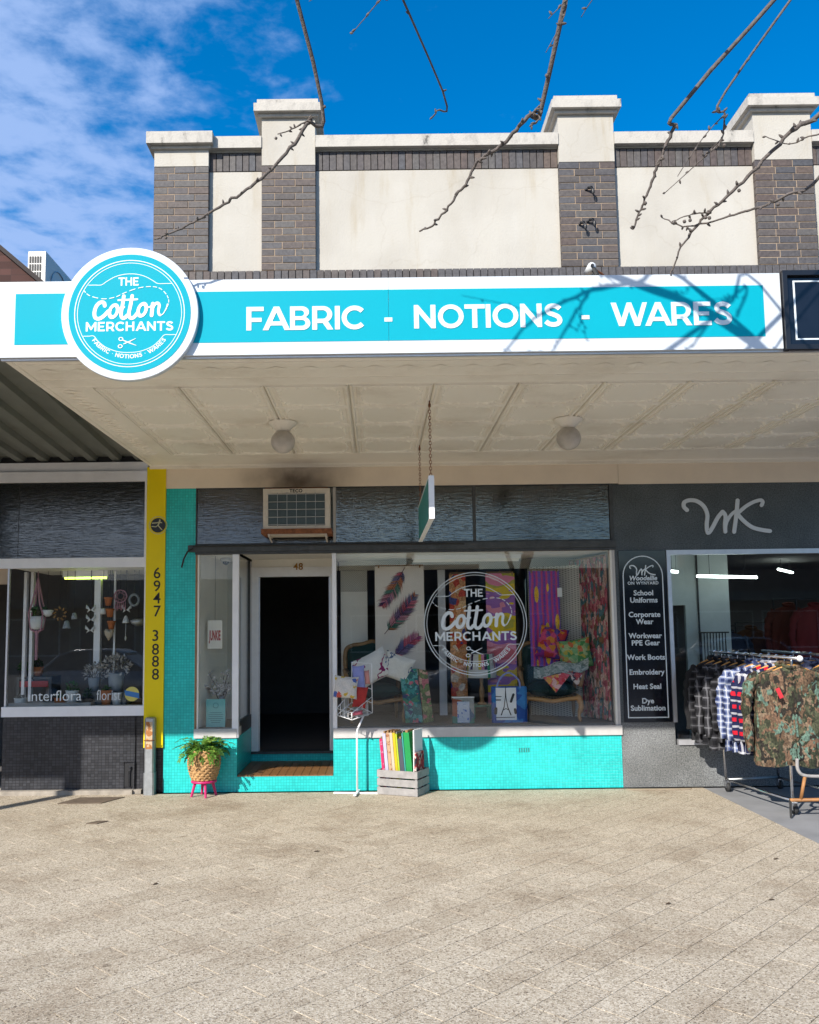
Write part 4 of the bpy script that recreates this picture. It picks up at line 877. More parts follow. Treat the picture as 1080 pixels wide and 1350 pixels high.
mb = MB(); mb.prism([(-2.615, -.03), (-2.615, -.12), (-2.598, -.14), (-2.512, -.14), (-2.495, -.12), (-2.495, -.03)], .0, .245, .006); mb.prism([(-2.608, -.03), (-2.608, -.113), (-2.592, -.132), (-2.518, -.132), (-2.502, -.113), (-2.502, -.03)], .2455, .845, .012); mb.build('guard_post', 'steel', t)
MB().prism([(-2.5915, .50), (-2.5185, .50), (-2.5185, .80), (-2.5915, .80)], -.1323, -.1335, 0, 'Y').build('label', cells('peeling_label', [(0, (.50, .25, .08)), (.4, (.55, .40, .25)), (.6, (.40, .17, .06)), (.8, (.5, .48, .44))], 14, vor=False), t)
MB().tube([(-2.612, -.118, .595), (-2.592, -.137, .595), (-2.518, -.137, .595), (-2.498, -.118, .595)], .006, 5).build('strap', 'rust', t)
# ---- stock in the florist window
FY = .45
ZS = .9555; ceil = 2.539
def hang(mb, x, y, z0): mb.tube([(x, y, z0), (x, y, ceil)], .0025, 4)
def fz(u, v, y=FY): p = PY(u, v, y); return p.x, p.z
def leaves(mb, c, n, spread, size, col, up=.3, seed=1):
    rnd = random.Random(seed)
    for _ in range(n):
        d = Vector((rnd.gauss(0, 1), rnd.gauss(0, 1), rnd.gauss(0, 1) + up)).normalized(); p = Vector(c) + Vector((d.x * spread[0], d.y * spread[1], d.z * spread[2])) * rnd.uniform(.45, 1) ** .6
        a = (d + Vector((rnd.gauss(0, .5), rnd.gauss(0, .5), rnd.gauss(0, .5)))).normalized(); b = a.orthogonal().normalized(); b = (Matrix.Rotation(rnd.uniform(0, 6.3), 3, a) @ b); s = size * rnd.uniform(.6, 1.3); k = rnd.uniform(.6, 1.35)
        mb.add([p - a * s, p + b * s * .45, p + a * s, p - b * s * .45], [(0, 1, 2, 3)], [q * k for q in col])
# macrame hanger with pot
x, z = fz(49, 820)
t = thing('macrame_hanger', 'pink macrame plant hanger holding a pale woven pot at window left', 'plant hanger', (x, FY, z - .45))
M['pinkrope'] = P('pink_cotton_rope', (.42, .22, .27), .9, var=.2, scale=40)
mb = MB()
for s in (-1, 1):
    for yy in (-.05, .05): mb.tube([(x, FY, 2.45), (x + s * .045, FY + yy, 2.15), (x + s * .085, FY + yy, z + .10), (x + s * .06, FY + yy * .6, z - .09), (x, FY, z - .13)], .010, 5)
mb.tube([(x, FY, z - .10), (x, FY, z - .45)], [.022, .016], 6); mb.tube([(x, FY, 2.45), (x, FY, ceil)], .004, 4); mb.build('rope', 'pinkrope', t)
MB().lathe([(.03, -.09), (.07, -.07), (.085, 0), (.08, .06), (.07, .07)], (x, FY, z), 14).build('pot', 'whitepot', t, True)
mb = MB(); leaves(mb, (x + .02, FY, z + .12), 60, (.10, .08, .08), .03, (.05, .10, .04), seed=3); mb.build('foliage', 'attr', t)
# hanging ornaments
def hung(name, label, u, v, fn, mat, cat='ornament'):
    x, z = fz(u, v); t = thing(name, label, cat, (x, FY, z)); s = MB(); hang(s, x, FY, z); s.build('string', 'ink', t)
    mb = MB(); fn(mb, x, z); mb.build('body', mat, t, True); return t
hung('hanging_bowl', 'white bowl planter hanging by a string', 63, 808, lambda m, x, z: m.lathe([(.02, -.045), (.055, -.02), (.068, .03), (.06, .035)], (x, FY, z), 14), 'whitepot')
hung('hanging_wreath', 'small brown twig star wreath hanging in florist window', 79, 809, lambda m, x, z: [m.tube([(x + .05 * math.cos(a), FY, z + .05 * math.sin(a)), (x + .085 * math.cos(a + .3), FY, z + .085 * math.sin(a + .3))], .012, 5) for a in [k * .7 for k in range(9)]], 'oak')
hung('hanging_bell', 'grey metal bell on a long cord in florist window', 88, 823, lambda m, x, z: m.lathe([(.05, -.05), (.04, -.02), (.03, .03), (.01, .045)], (x, FY, z), 12), 'greypot')
hung('hanging_bell', 'small dull bell beside the larger grey bell', 98, 812, lambda m, x, z: m.lathe([(.035, -.04), (.03, 0), (.02, .03), (.01, .04)], (x, FY, z), 12), 'greypot')
hung('hanging_heart', 'cream fabric heart hanging below terracotta pots', 144, 836, lambda m, x, z: m.prism([(x + px * .075, z + py * .10) for px, py in ((0, -.75), (.55, -.1), (.68, .35), (.5, .62), (.22, .6), (0, .38), (-.22, .6), (-.5, .62), (-.68, .35), (-.55, -.1))], FY - .025, FY + .025, .01, 'Y'), P('linen', (.50, .42, .32), .9))
def dream(m, x, z):
    m.tube([(x + .075 * math.cos(a), FY, z + .075 * math.sin(a)) for a in [2 * PI * k / 16 for k in range(16)]], .008, 5, closed=True)
    for k in range(8): m.tube([(x + .075 * math.cos(k * .785), FY, z + .075 * math.sin(k * .785)), (x + .075 * math.cos(k * .785 + 2.1), FY, z + .075 * math.sin(k * .785 + 2.1))], .0025, 4)
    for k in range(6): m.tube([(x - .06 + k * .024, FY, z - .06), (x - .06 + k * .024, FY, z - .15 - .02 * (k % 2))], [.003, .012], 5)
hung('dream_catcher', 'dusty pink dream catcher hanging near right side of florist window', 159, 786, dream, 'pinkrope')
hung('hanging_ring', 'pale twisted ring ornament at top right of florist window', 177, 791, lambda m, x, z: m.tube([(x + .055 * math.cos(a), FY, z + .065 * math.sin(a)) for a in [2 * PI * k / 16 for k in range(16)]], .015, 6, closed=True), 'greypot')
hung('hanging_basket', 'bright wire basket glinting at right of florist window', 183, 820, lambda m, x, z: m.lathe([(.03, -.05), (.09, -.02), (.10, .02), (.05, .04)], (x, FY, z), 14), 'steel')
def bfly(m, x, z):
    for s in (-1, 1): m.prism([(x, z - .02), (x + s * .055, z + .045), (x + s * .06, z + .0), (x + s * .03, z - .015), (x + s * .045, z - .05)], FY - .004, FY + .004, 0, 'Y')
for u, v, lb in ((167, 802, 'white butterfly ornament above the white bell'), (120, 802, 'upper white butterfly of the string beside the mullion'), (120, 815, 'middle white butterfly of the string beside the mullion'), (119, 829, 'lowest white butterfly of the string beside the mullion')): hung('butterfly_ornament', lb, u, v, bfly, 'whitepot')
hung('hanging_bell', 'white bell with long pointed clapper at right of florist window', 166, 817, lambda m, x, z: (m.lathe([(.045, -.04), (.035, -.01), (.02, .035), (.008, .05)], (x, FY, z), 12), m.tube([(x, FY, z - .04), (x, FY, z - .19), (x, FY, z - .22), (x, FY, z - .25)], [.003, .003, .014, .002], 6)), 'whitepot')
for u, v, lb in ((143, 793, 'topmost terracotta pot of the hanging string'), (145, 808, 'middle terracotta pot of the hanging string'), (147, 824, 'lowest terracotta pot of the hanging string')): hung('hanging_pot', lb, u, v, lambda m, x, z: m.lathe([(.03, -.05), (.045, .03), (.052, .032), (.052, .05), (.02, .052)], (x, FY, z), 14), 'terracotta', 'pot')
hung('hanging_pot', 'small pale green cup hanging beside the white mullion', 136, 806, lambda m, x, z: m.lathe([(.03, -.035), (.035, .03), (.03, .035)], (x, FY, z), 12), 'whitepot', 'pot')
# standing pots
def potted(label, u, vb, vt, wpx, mat, y=FY, foli=None, z0=ZS, seed=1):
    x, _ = fz(u, vb, y); r = wpx / 1120 * (9.72 + y) / 2; h = (vb - vt) / 1120 * (9.72 + y)
    t = thing('plant_pot', label, 'plant pot', (x, y, z0), 'pots in the florist window')
    MB().lathe([(r * .72, 0), (r * .9, h * .45), (r, h * .92), (r * 1.06, h), (r * .92, h), (r * .88, h * .93)], (x, y, z0 + .0005), 18).build('pot', mat, t, True)
    if foli:
        n, sp, sz, colr = foli; mb = MB(); leaves(mb, (x, y, z0 + h + sp[2] * .5), n, sp, sz, colr, seed=seed)
        rnd = random.Random(seed)
        for _ in range(8): mb.tube([(x, y, z0 + h * .9), (x + rnd.gauss(0, sp[0] * .5), y + rnd.gauss(0, sp[1] * .5), z0 + h + sp[2] * rnd.uniform(.5, 1.2))], .003, 4, col=[q * .5 for q in colr])
        mb.build('foliage', 'attr', t)
white_fl = (.42, .40, .38); gr = (.045, .11, .035)
t = thing('plant_stand', 'dark wooden box shelf at the left of florist window', 'shelf', (PY(48, 905, .6).x, .62, ZS))
x0, x1 = PY(24, 905, .6).x, PY(70, 905, .6).x; zt = PY(48, 892, .6).z
mb = MB(); mb.box(x0, x1, .55, .85, zt - .03, zt); mb.box(x0, x0 + .03, .55, .85, ZS, zt - .0302); mb.box(x1 - .03, x1, .55, .85, ZS, zt - .0302); mb.build('frame', 'dark_wood', t)
bx('red_label', P('red_box', (.35, .03, .03), .6), t, x0 + .04, x1 - .04, .545, .549, zt - .12, zt - .05)
potted('orange terracotta pot with dark plant on wooden box shelf', 50, 878, 866, 15, 'terracotta', .68, (50, (.06, .06, .07), .025, (.03, .05, .025)), zt, 5)
potted('leafy green herb pot on wooden box shelf', 34, 878, 870, 17, 'black', .7, (120, (.10, .07, .07), .025, gr), zt, 6)
potted('round cream vase beside the terracotta pot', 67, 905, 880, 13, P('cream_vase', (.45, .36, .29), .6), .75, None)
potted('grey pot of white dried flowers left of the larger one', 124, 905, 888, 15, 'greypot', .35, (170, (.15, .10, .12), .022, white_fl), ZS + .16, 8)
potted('large grey pot of white dried flowers at right of florist window', 153, 905, 882, 21, 'greypot', .30, (260, (.19, .12, .15), .024, white_fl), ZS + .16, 9)
bx_ = MB(); 
for (u0, u1, y, h, lb) in ((112, 170, .32, .155, 'low glass riser under the pots of dried flowers'),):
    a, b = PY(u0, 905, y).x, PY(u1, 905, y).x; o = MB().box(a, b, y - .1, y + .13, ZS + .001, ZS + h).build('display_riser', P('smoky_riser', (.10, .11, .12), .25)); tag(o, lb, 'riser')
potted('white ribbed pot at bottom left corner of florist window', 27, 928, 917, 16, 'whitepot', .2, (30, (.05, .05, .03), .02, (.3, .3, .28)), ZS, 10)
potted('terracotta pot standing in the centre of the timber tray', 79, 925, 914, 15, 'terracotta', .2, (20, (.04, .04, .03), .02, gr), ZS, 11)
potted('white pot with fern behind the timber tray', 95, 925, 905, 16, 'whitepot', .22, (50, (.09, .06, .07), .025, gr), ZS, 12)
potted('black pot with cactus right of the lettering', 116, 925, 914, 15, 'black', .2, (70, (.06, .05, .08), .02, (.04, .08, .05)), ZS, 13)
potted('terracotta pot behind the second word on glass', 140, 925, 905, 14, 'terracotta', .19, (26, (.04, .04, .04), .02, gr), ZS, 14)
potted('white ribbed pot next to the round sticker', 154, 925, 908, 13, 'whitepot', .2, None, ZS, 15)
o = MB(); a, b = PY(14, 930, .12).x, PY(122, 930, .12).x; o.box(a, b, .06, .075, ZS, ZS + .05); o.box(a, a + .015, .0752, .30, ZS, ZS + .05); o.box(b - .015, b, .0752, .30, ZS, ZS + .05); o.box(a + .0152, b - .0152, .2852, .30, ZS, ZS + .05); tag(o.build('timber_tray', 'crate'), 'shallow timber tray along the bottom of florist window', 'tray')
a = PY(82, 760, .4); t = thing('tube_light', 'lit yellow green tube light at top of florist window', 'light', (a.x + .3, .5, 2.44))
bx('tube', emit('lit_tube', (.70, 1, .12), 1.6), t, a.x, a.x + .50, .48, .51, 2.44, 2.462); bx('housing', 'white_paint', t, a.x - .02, a.x + .52, .47, .52, 2.4625, 2.5385)

# ================================================================== WORKWEAR SHOP (right neighbour)
WB = thing('workwear_shopfront', 'dark terrazzo shopfront with aluminium framed window on the right', 'shopfront', (4.5, 0, 0))
bx('stone_fascia', 'granite', WB, 2.7305, XE, .0, .30, 2.662, 3.433)
bx('stone_base', 'granite2', WB, 2.7305, 3.335, .0, .30, 0, .715)
bx('stone_base', 'granite2', WB, 3.337, XE, .002, .30, 0, .46)
bx('stone_jamb', 'granite', WB, 2.7305, 3.318, .0, .30, .7152, 2.6615)
mb = MB(); mb.box(3.318, 3.362, -.02, .06, .7152, 2.661); mb.box(3.3622, XE, -.02, .06, 2.607, 2.661); mb.box(3.3622, XE, -.02, .06, .462, .52); mb.build('window_frame', 'alu', WB)
bx('window_pane', 'glass', WB, 3.3625, XE, .012, .018, .5205, 2.6065)
M['greywall'] = P('grey_blockwork', (.42, .46, .45), .8, var=.12, scale=3)
mb = MB(); mb.add([(3.34, .31, 0), (3.95, 3.0, 0), (3.95, 3.0, 2.75), (3.34, .31, 2.75), (3.30, .31, 0), (3.90, 3.0, 0), (3.90, 3.0, 2.75), (3.30, .31, 2.75)], [(0, 1, 2, 3), (4, 7, 6, 5), (3, 2, 6, 7), (1, 5, 6, 2), (0, 3, 7, 4), (0, 4, 5, 1)]); mb.build('side_wall', 'greywall', WB)
xp = PY(962, 800, 1.5).x; mb = MB(); mb.box(2.83, PY(884, 830, 1.5).x, 1.5, 1.56, .02, 2.758); mb.box(PY(884, 830, 1.5).x, PY(905, 830, 1.5).x, 1.5, 1.56, PY(890, 798, 1.5).z, 2.758); mb.box(PY(905, 830, 1.5).x, xp, 1.5, 1.56, .02, 2.758); mb.build('partition', 'greywall', WB)
MB().tube([(PY(921, 800, 1.48).x, 1.48, .02), (PY(921, 800, 1.48).x, 1.48, 2.755)], .012, 6).build('conduit', 'black', WB)
mb = MB()
for i in range(9): q = PY(925 + i * 4, 850, 1.3); mb.tube([(q.x, 1.3, .02), (q.x, 1.3, PY(930, 834, 1.3).z)], .008, 5)
mb.tube([(PY(922, 850, 1.3).x, 1.3, PY(930, 834, 1.3).z), (PY(962, 850, 1.3).x, 1.3, PY(930, 834, 1.3).z)], .010, 5); mb.build('balustrade', 'black', WB)
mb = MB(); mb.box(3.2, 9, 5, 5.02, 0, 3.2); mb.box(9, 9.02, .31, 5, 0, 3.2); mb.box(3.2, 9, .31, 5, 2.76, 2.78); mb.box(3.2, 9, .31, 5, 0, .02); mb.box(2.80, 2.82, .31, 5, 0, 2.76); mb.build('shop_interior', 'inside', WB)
def wk(mb, x, z, W, y, d=.0004, th=.001, inner=False):
    """the joined two-letter script mark; W is its width"""
    f = lambda dd: (lambda a, b, e: (x + a * W, y - dd - e, z + b * W)); q = lambda a, b: ((a - 470) / 520., (198 - b) / 520.); w = .046; k = 0
    for pts, ww in (([(236, 155), (218, 135), (222, 108), (255, 95), (300, 102), (340, 135), (358, 185), (352, 240), (352, 285), (362, 295), (385, 265), (420, 205), (452, 168)], w), ([(452, 168), (468, 195), (462, 245), (462, 290)], w), ([(462, 290), (470, 240), (500, 190), (538, 160)], w * .8), ([(546, 100), (535, 180), (515, 292)], w), ([(690, 132), (698, 112), (685, 100), (640, 112), (590, 140), (540, 182)], w * .9), ([(540, 182), (575, 225), (625, 265), (680, 282), (732, 290)], w)):
        fill(mb, [stroke(crom([q(*p) for p in pts], 6), ww)], f(k * d), th); k += 1
cen = PY(957, 681, -.01); t = thing('script_sign', 'raised white two letter script mark on dark terrazzo fascia', 'sign', (cen.x, -.01, cen.z - .2))
mb = MB(); wk(mb, cen.x, cen.z, .985, -.008, .001, .006); mb.build('lettering', 'white_sign', t)
SB = thing('service_board', 'tall black board with white outline listing workwear services', 'sign', (3.05, -.02, .72))
bx('board', 'black_sign', SB, 2.768, 3.308, -.016, -.001, .722, 2.658)
bl, br_, bt, bb = 2.806, 3.268, 2.60, .765; r = (br_ - bl) / 2; mb = MB()
o1 = [(bl, bb), (br_, bb)] + arc(bl + r, bt - r, r, r, 0, 180, 24); o2 = [(bl + .012, bb + .012), (br_ - .012, bb + .012)] + arc(bl + r, bt - r, r - .012, r - .012, 0, 180, 24)
fill(mb, [o1, o2], lambda x, y, d: (x, -.0175 - d, y), .0006); mb.build('outline', 'vinyl', SB)
cx = (bl + br_) / 2
for s, v in (('School', 781.5), ('Uniforms', 791), ('Corporate', 810), ('Wear', 819.5), ('Workwear', 838), ('PPE Gear', 847.5), ('Work Boots', 866.5), ('Embroidery', 886), ('Heat Seal', 905), ('Dye', 924), ('Sublimation', 933.5)):
    mb = MB(); font(mb, s, wall_fn(cx, PY(850, v + 3.2, -.0175).z, -.0175), .082, .0022, spacing=1.02, th=.0005); mb.build('lettering', 'vinyl', SB)
mb = MB(); font(mb, 'Woodellie', wall_fn(cx, PY(846, 765, -.0175).z, -.0175), .075, .0022, shear=.2, th=.0005); mb.build('script_lettering', 'vinyl', SB); mb = MB(); font(mb, 'ON WYNYARD', wall_fn(cx, PY(846, 770.5, -.0175).z, -.0175), .048, .0012, spacing=1.1, th=.0005)
mb.build('lettering', 'vinyl', SB)
mb = MB(); wk(mb, cx - .005, PY(846, 752, -.0175).z, .29, -.0175, .0003, .0004); mb.build('script_mark', 'vinyl', SB)
# lit tubes in the workwear shop
for (u0, v0, u1, v1, ya_, yb_, lb) in ((920, 769, 997, 752, .9, 1.3, 'long lit tube light hanging inside workwear shop'), (1026, 746, 1044, 743, 2.6, 3.4, 'short lit tube light at top right inside workwear shop'), (884, 755, 893, 752, 1.0, 1.15, 'short lit tube light at left edge of workwear window')):
    a, b = PY(u0, v0, ya_), PY(u1, v1, yb_); a.z = b.z = min(2.6, (a.z + b.z) / 2); o = MB().tube([a, b], .018, 8).build('tube_light', emit('lit_white_tube', (.85, 1, .95), 3.5)); tag(o, lb, 'light', 'tube lights in the workwear shop')
    mb = MB(); [mb.tube([a.lerp(b, k) + Vector((0, 0, .016)), (a.lerp(b, k).x, a.lerp(b, k).y, 2.762)], .004, 4) for k in (.2, .8)]; t = mb.build('suspension_wire', 'ink', None); t.parent = o; t.location = t.location - o.location

# ================================================================== ON THE PAVEMENT
# stool
sc_ = Vector((-1.925, -.215, 0))
t = thing('stool', 'small magenta four legged stool under the woven planter', 'stool', sc_)
MB().lathe([(.135, .150), (.140, .156), (.140, .170), (.132, .175)], sc_, 24).build('seat', 'magenta', t, True)
for k in range(4):
    a = math.radians(20 + 90 * k); d = Vector((math.cos(a), math.sin(a), 0))
    MB().tube([sc_ + d * .135 + Vector((0, 0, .0)), sc_ + d * .095 + Vector((0, 0, .149))], [.013, .017], 8).build('leg', 'magenta', t)
# planter
M['wicker'] = P('seagrass_weave', (.50, .29, .12), .85, var=.45, scale=45, bump=.6, bscale=160)
pc = Vector((-1.925, -.215, .1755)); n, m = 84, 34; vs = []
for i in range(m + 1):
    tt = i / m; z = .33 * tt; R = .125 + .05 * math.sin(min(1, tt * 1.6) * PI / 2) - .012 * max(0, tt - .6) / .4
    row = int(tt * 11.999)
    for k in range(n):
        a = 2 * PI * k / n; b = math.sin(a * 16 + row * PI) * .008 - math.cos(tt * 12 * 2 * PI) * .006; vs.append(pc + Vector(((R + b) * math.cos(a), (R + b) * math.sin(a), z + .006 * math.sin(a * 32 + row * PI))))
mb = MB(); mb.add(vs, [(i * n + k, i * n + (k + 1) % n, (i + 1) * n + (k + 1) % n, (i + 1) * n + k) for i in range(m) for k in range(n)])
mb.lathe([(.118, .002), (.12, .003)], pc, 24); pl_ = mb.build('woven_planter', 'wicker', None, True, pc); tag(pl_, 'coarse woven straw planter basket on the magenta stool', 'planter')
# fern
t = thing('fern', 'bushy green fern growing out of the woven planter', 'plant', pc + Vector((0, 0, .28)))
MB().lathe([(.14, .27), (.148, .285), (.02, .295)], pc, 20).build('soil', 'soil', t)
def leafmat(name, col):
    m, nd, lk, b = new_mat(name); b.inputs['Roughness'].default_value = .55
    a = N(nd, 'ShaderNodeVertexColor', layer_name='col'); lk.new(a.outputs[0], b.inputs['Base Color']); b.inputs['Subsurface Weight'].default_value = 0
    tr = nd.new('ShaderNodeBsdfTranslucent'); lk.new(a.outputs[0], tr.inputs[0]); mx = nd.new('ShaderNodeMixShader'); mx.inputs[0].default_value = .3
    out = nd['Material Output']; lk.new(b.outputs[0], mx.inputs[1]); lk.new(tr.outputs[0], mx.inputs[2]); lk.new(mx.outputs[0], out.inputs[0]); return m
M['leaf'] = leafmat('fern_leaf', (.1, .2, .05))
rnd = random.Random(11)
for q in range(95):
    a = rnd.uniform(0, 2 * PI); el = rnd.uniform(.35, 1.5); L = rnd.uniform(.18, .36) * (1 if el < 1 else .85)
    if q == 0: a, el, L = .25, .95, .46
    if q == 1: a, el, L = 2.9, 1.1, .42
    d = Vector((math.cos(a), math.sin(a), 0)); p = pc + Vector((rnd.gauss(0, .04), rnd.gauss(0, .04), .29)); pts = [p.copy()]; e = el
    for s in range(9): p = p + (d * math.cos(e) + Vector((0, 0, math.sin(e)))) * L / 9; e -= rnd.uniform(.12, .30); pts.append(p.copy())
    for i_, p_ in enumerate(pts): p_.y = min(p_.y, -.03)
    base = (.11, .25, .03) if rnd.random() < .55 else (.24, .36, .06) if rnd.random() < .6 else (.05, .13, .025)
    mb = MB(); mb.tube(pts, [.0026 - .0002 * i for i in range(10)], 4, col=[c * .6 for c in base])
    for i in range(1, 10):
        for h in range(2):
            for s in (-1, 1):
                o = pts[i - 1].lerp(pts[i], h * .5 + .2); tg = (pts[i] - pts[i - 1]).normalized(); sd = tg.cross(Vector((0, 0, 1))); sd = sd.normalized() if sd.length > .01 else Vector((1, 0, 0))
                ln = .050 * (1 - .55 * abs(i / 9 - .35)) * rnd.uniform(.7, 1.2); wd = .014; nn = (sd * s + tg * .5 + Vector((0, 0, rnd.gauss(0, .25)))).normalized(); k = rnd.uniform(.7, 1.35)
                mb.add([o, o + nn * ln * .5 + tg * wd, o + nn * ln, o + nn * ln * .5 - tg * wd], [(0, 1, 2, 3)], [c * k for c in base])
    mb.build('frond', 'leaf', t)
# wire display rack
t = thing('wire_rack', 'white wire display rack with tilted basket on a single pole', 'display rack', (-.25, -.14, 0))
mb = MB(); mb.prism([(-.51, -.155), (.02, -.22), (.02, -.19), (-.51, -.12)], .0, .014, .003); mb.prism([(-.285, -.39), (-.255, -.39), (-.215, -.06), (-.245, -.06)], .0145, .026, .003); mb.build('base', 'white_wire', t)
MB().tube([(-.247, -.165, .02), (-.244, -.165, .66), (-.235, -.163, .70), (-.17, -.15, .84)], .0115, 8).build('pole', 'white_wire', t, True)
yb = -.10
TL, TR_, BRc, BLc = PY(464, 873, yb), PY(490, 875, yb), PY(491, 940, yb), PY(464, 926, yb)
FRc, FLc = PY(464, 949, -.33), PY(444, 943, -.24)
FRt, FLt = PY(464, 940, -.335), PY(444, 934, -.245)
mb = MB(); W = .0052
mb.tube([TL, TR_, BRc], W, 6); mb.tube([TL, BLc], W, 6); mb.tube([BLc, FLc, FRc, BRc, BLc], W * 1.2, 6); mb.tube([BLc.lerp(TL, .28), FLt, FRt, BRc.lerp(TR_, .33)], W, 6); mb.tube([FLt, FLc], W, 6); mb.tube([FRt, FRc], W, 6)
mb.build('frame', 'white_wire', t, True)
mb = MB(); w = .0032
for k in (.33, .66): mb.tube([TL.lerp(TR_, k) if False else BLc.lerp(BRc, k), TL.lerp(BLc, .5).lerp(TR_.lerp(BRc, .52), k)], w, 5)
mb.tube([TL.lerp(BLc, .5), TR_.lerp(BRc, .52)], w, 5); mb.tube([TL.lerp(BLc, .8), TR_.lerp(BRc, .8)], w, 5)
for k in (.25, .5, .75): mb.tube([FLc.lerp(FRc, k), FLt.lerp(FRt, k)], w, 5); mb.tube([FLc.lerp(FRc, k), BLc.lerp(BRc, k)], w, 5); mb.tube([FRc.lerp(BRc, k), FRt.lerp(BRc.lerp(TR_, .33), k)], w, 5); mb.tube([FLc.lerp(BLc, k), FLt.lerp(BLc.lerp(TL, .28), k)], w, 5)
for k in (.33, .66): mb.tube([FRc.lerp(BRc, k), FLc.lerp(BLc, k)], w, 5)
mb.build('wire_grid', 'white_wire', t)
def pillow(c, w, h, d, rx=0, ry=0, rz=0, n=12, wr=.0, seed=0):
    rnd = random.Random(seed); vs = []; mb = MB(); ph = rnd.uniform(0, 6)
    for side in (1, -1):
        for i in range(n + 1):
            for j in range(n + 1):
                a, b = i / n * 2 - 1, j / n * 2 - 1; pin = 1 - .10 * (a * a * (1 - b * b) + b * b * (1 - a * a)) + 0
                k = max(0, (1 - a ** 4) * (1 - b ** 4)) ** .55; x = a * w / 2 * (1 - .09 * (1 - b * b)) ; z = b * h / 2 * (1 - .09 * (1 - a * a))
                vs.append((x, -side * d / 2 * k * (1 + wr * math.sin(a * 5 + ph) * math.cos(b * 4 + ph)), z))
    fs = []; q = (n + 1) ** 2
    for i in range(n):
        for j in range(n):
            a = i * (n + 1) + j; fs.append((a, a + n + 1, a + n + 2, a + 1)); fs.append((q + a, q + a + 1, q + a + n + 2, q + a + n + 1))
    mb.add(vs, fs); mb.move(Matrix.Translation(c) @ Matrix.Rotation(rz, 4, 'Z') @ Matrix.Rotation(ry, 4, 'Y') @ Matrix.Rotation(rx, 4, 'X')); return mb
M['floral_white'] = cells('white_floral_print', [(0, (.62, .60, .56)), (.45, (.55, .10, .08)), (.52, (.65, .62, .58)), (.72, (.08, .14, .40)), (.78, (.66, .63, .58)), (.92, (.60, .42, .06))], 24, distort=.9)
M['lavender'] = P('lavender_cloth', (.24, .27, .55), .9, var=.2, scale=20); M['redcloth'] = P('red_cloth', (.42, .035, .03), .9, var=.25, scale=20)
o = pillow(PY(456, 906, -.24), .27, .25, .09, 0, .1, .1, wr=.2, seed=2).build('fabric_pouch', 'floral_white', None, True); tag(o, 'white floral pouch hanging on front of the wire rack', 'pouch')
o = pillow(PY(473, 893, -.16), .14, .27, .05, 0, -.05, .1, seed=3).build('folded_cloth', 'lavender', None, True); tag(o, 'lavender blue folded cloth in the wire rack', 'cloth')
o = pillow(PY(475, 919, -.17), .15, .24, .06, 0, .15, .1, seed=4).build('folded_cloth', 'redcloth', None, True); tag(o, 'red folded cloth low in the wire rack', 'cloth')
o = pillow(PY(471, 940, -.25), .13, .05, .10, 0, -.1, .1, seed=5).build('folded_cloth', P('rose_cloth', (.45, .10, .14), .9), None, True); tag(o, 'small rose pink cloth lying in the rack basket', 'cloth')
o = pillow(PY(484, 893, -.13), .06, .16, .05, 0, -.1, .1, seed=6).build('folded_cloth', P('salmon_cloth', (.55, .25, .22), .9), None, True); tag(o, 'salmon pink cloth strip at right edge of wire rack', 'cloth')
# crate with fabric
FL = Vector((-.023, -.215, 0)); e1 = Vector((.432, -.197, 0)).normalized(); e2 = Vector((-e1.y, e1.x, 0)); CW, CD = .475, .33
def loc(s, q, z): return FL + e1 * s + e2 * q + Vector((0, 0, z))
def lbox(mb, s0, s1, q0, q1, z0, z1, lean=0., col=None):
    vs = [loc(s - (z - z0) * lean, q, z) for s in (s0, s1) for q in (q0, q1) for z in (z0, z1)]
    return mb.add(vs, [(0, 1, 3, 2), (4, 6, 7, 5), (0, 4, 5, 1), (2, 3, 7, 6), (0, 2, 6, 4), (1, 5, 7, 3)], col)
CRT = thing('crate', 'grey washed slatted timber crate on the pavement', 'crate', loc(CW / 2, CD / 2, 0))
for k in range(3):
    z0 = .004 + k * .092; z1 = z0 + .076
    lbox(MB(), 0, CW, -.010, .0, z0, z1).build('slat', 'crate', CRT); lbox(MB(), 0, CW, CD, CD + .010, z0, z1).build('slat', 'crate', CRT)
    lbox(MB(), 0, .010, .0005, CD - .0005, z0, z1).build('slat', 'crate', CRT); lbox(MB(), CW - .010, CW, .0005, CD - .0005, z0, z1).build('slat', 'crate', CRT)
for s in (.0105, CW - .0305):
    for q in (.0005, CD - .0205): lbox(MB(), s, s + .02, q, q + .02, .002, .262).build('corner_post', 'crate', CRT)
for k in range(4): lbox(MB(), .0108, CW - .0108, .022 + k * .074, .086 + k * .074, .004, .012).build('bottom_board', 'crate', CRT)
def prints(n, c, d, sc=40): return cells(n, [(0, c), (.6, d), (.75, c)], sc, distort=.9)
bolts = [(.040, .036, .56, prints('pink_spot', (.52, .03, .12), (.55, .20, .28)), 'hot pink fabric bolt at the left of the crate', .0), (.080, .040, .62, P('pale_lilac', (.42, .40, .52), .9), 'pale lilac fabric bolt in the crate', .0),
 (.124, .040, .63, prints('peach_print', (.48, .32, .20), (.30, .12, .05)), 'peach printed fabric bolt in the crate', 0), (.166, .034, .63, P('cream_cloth', (.50, .40, .30), .9), 'plain cream fabric bolt in the crate', 0),
 (.202, .032, .63, P('yellow_cloth', (.50, .38, .01), .9), 'bright yellow fabric bolt in the crate', 0), (.236, .020, .62, P('lime_cloth', (.36, .46, .03), .9), 'thin lime fabric bolt beside the yellow one', 0),
 (.258, .052, .57, P('charcoal_cloth', (.06, .07, .085), .9), 'charcoal grey fabric bolt in the crate', 0), (.312, .016, .63, P('teal_cloth', (.04, .28, .25), .9), 'thin teal fabric bolt beside the charcoal one', 0), (.332, .070, .64, P('green_cloth', (.01, .24, .06), .9), 'wide emerald green fabric bolt in the crate', .09)]
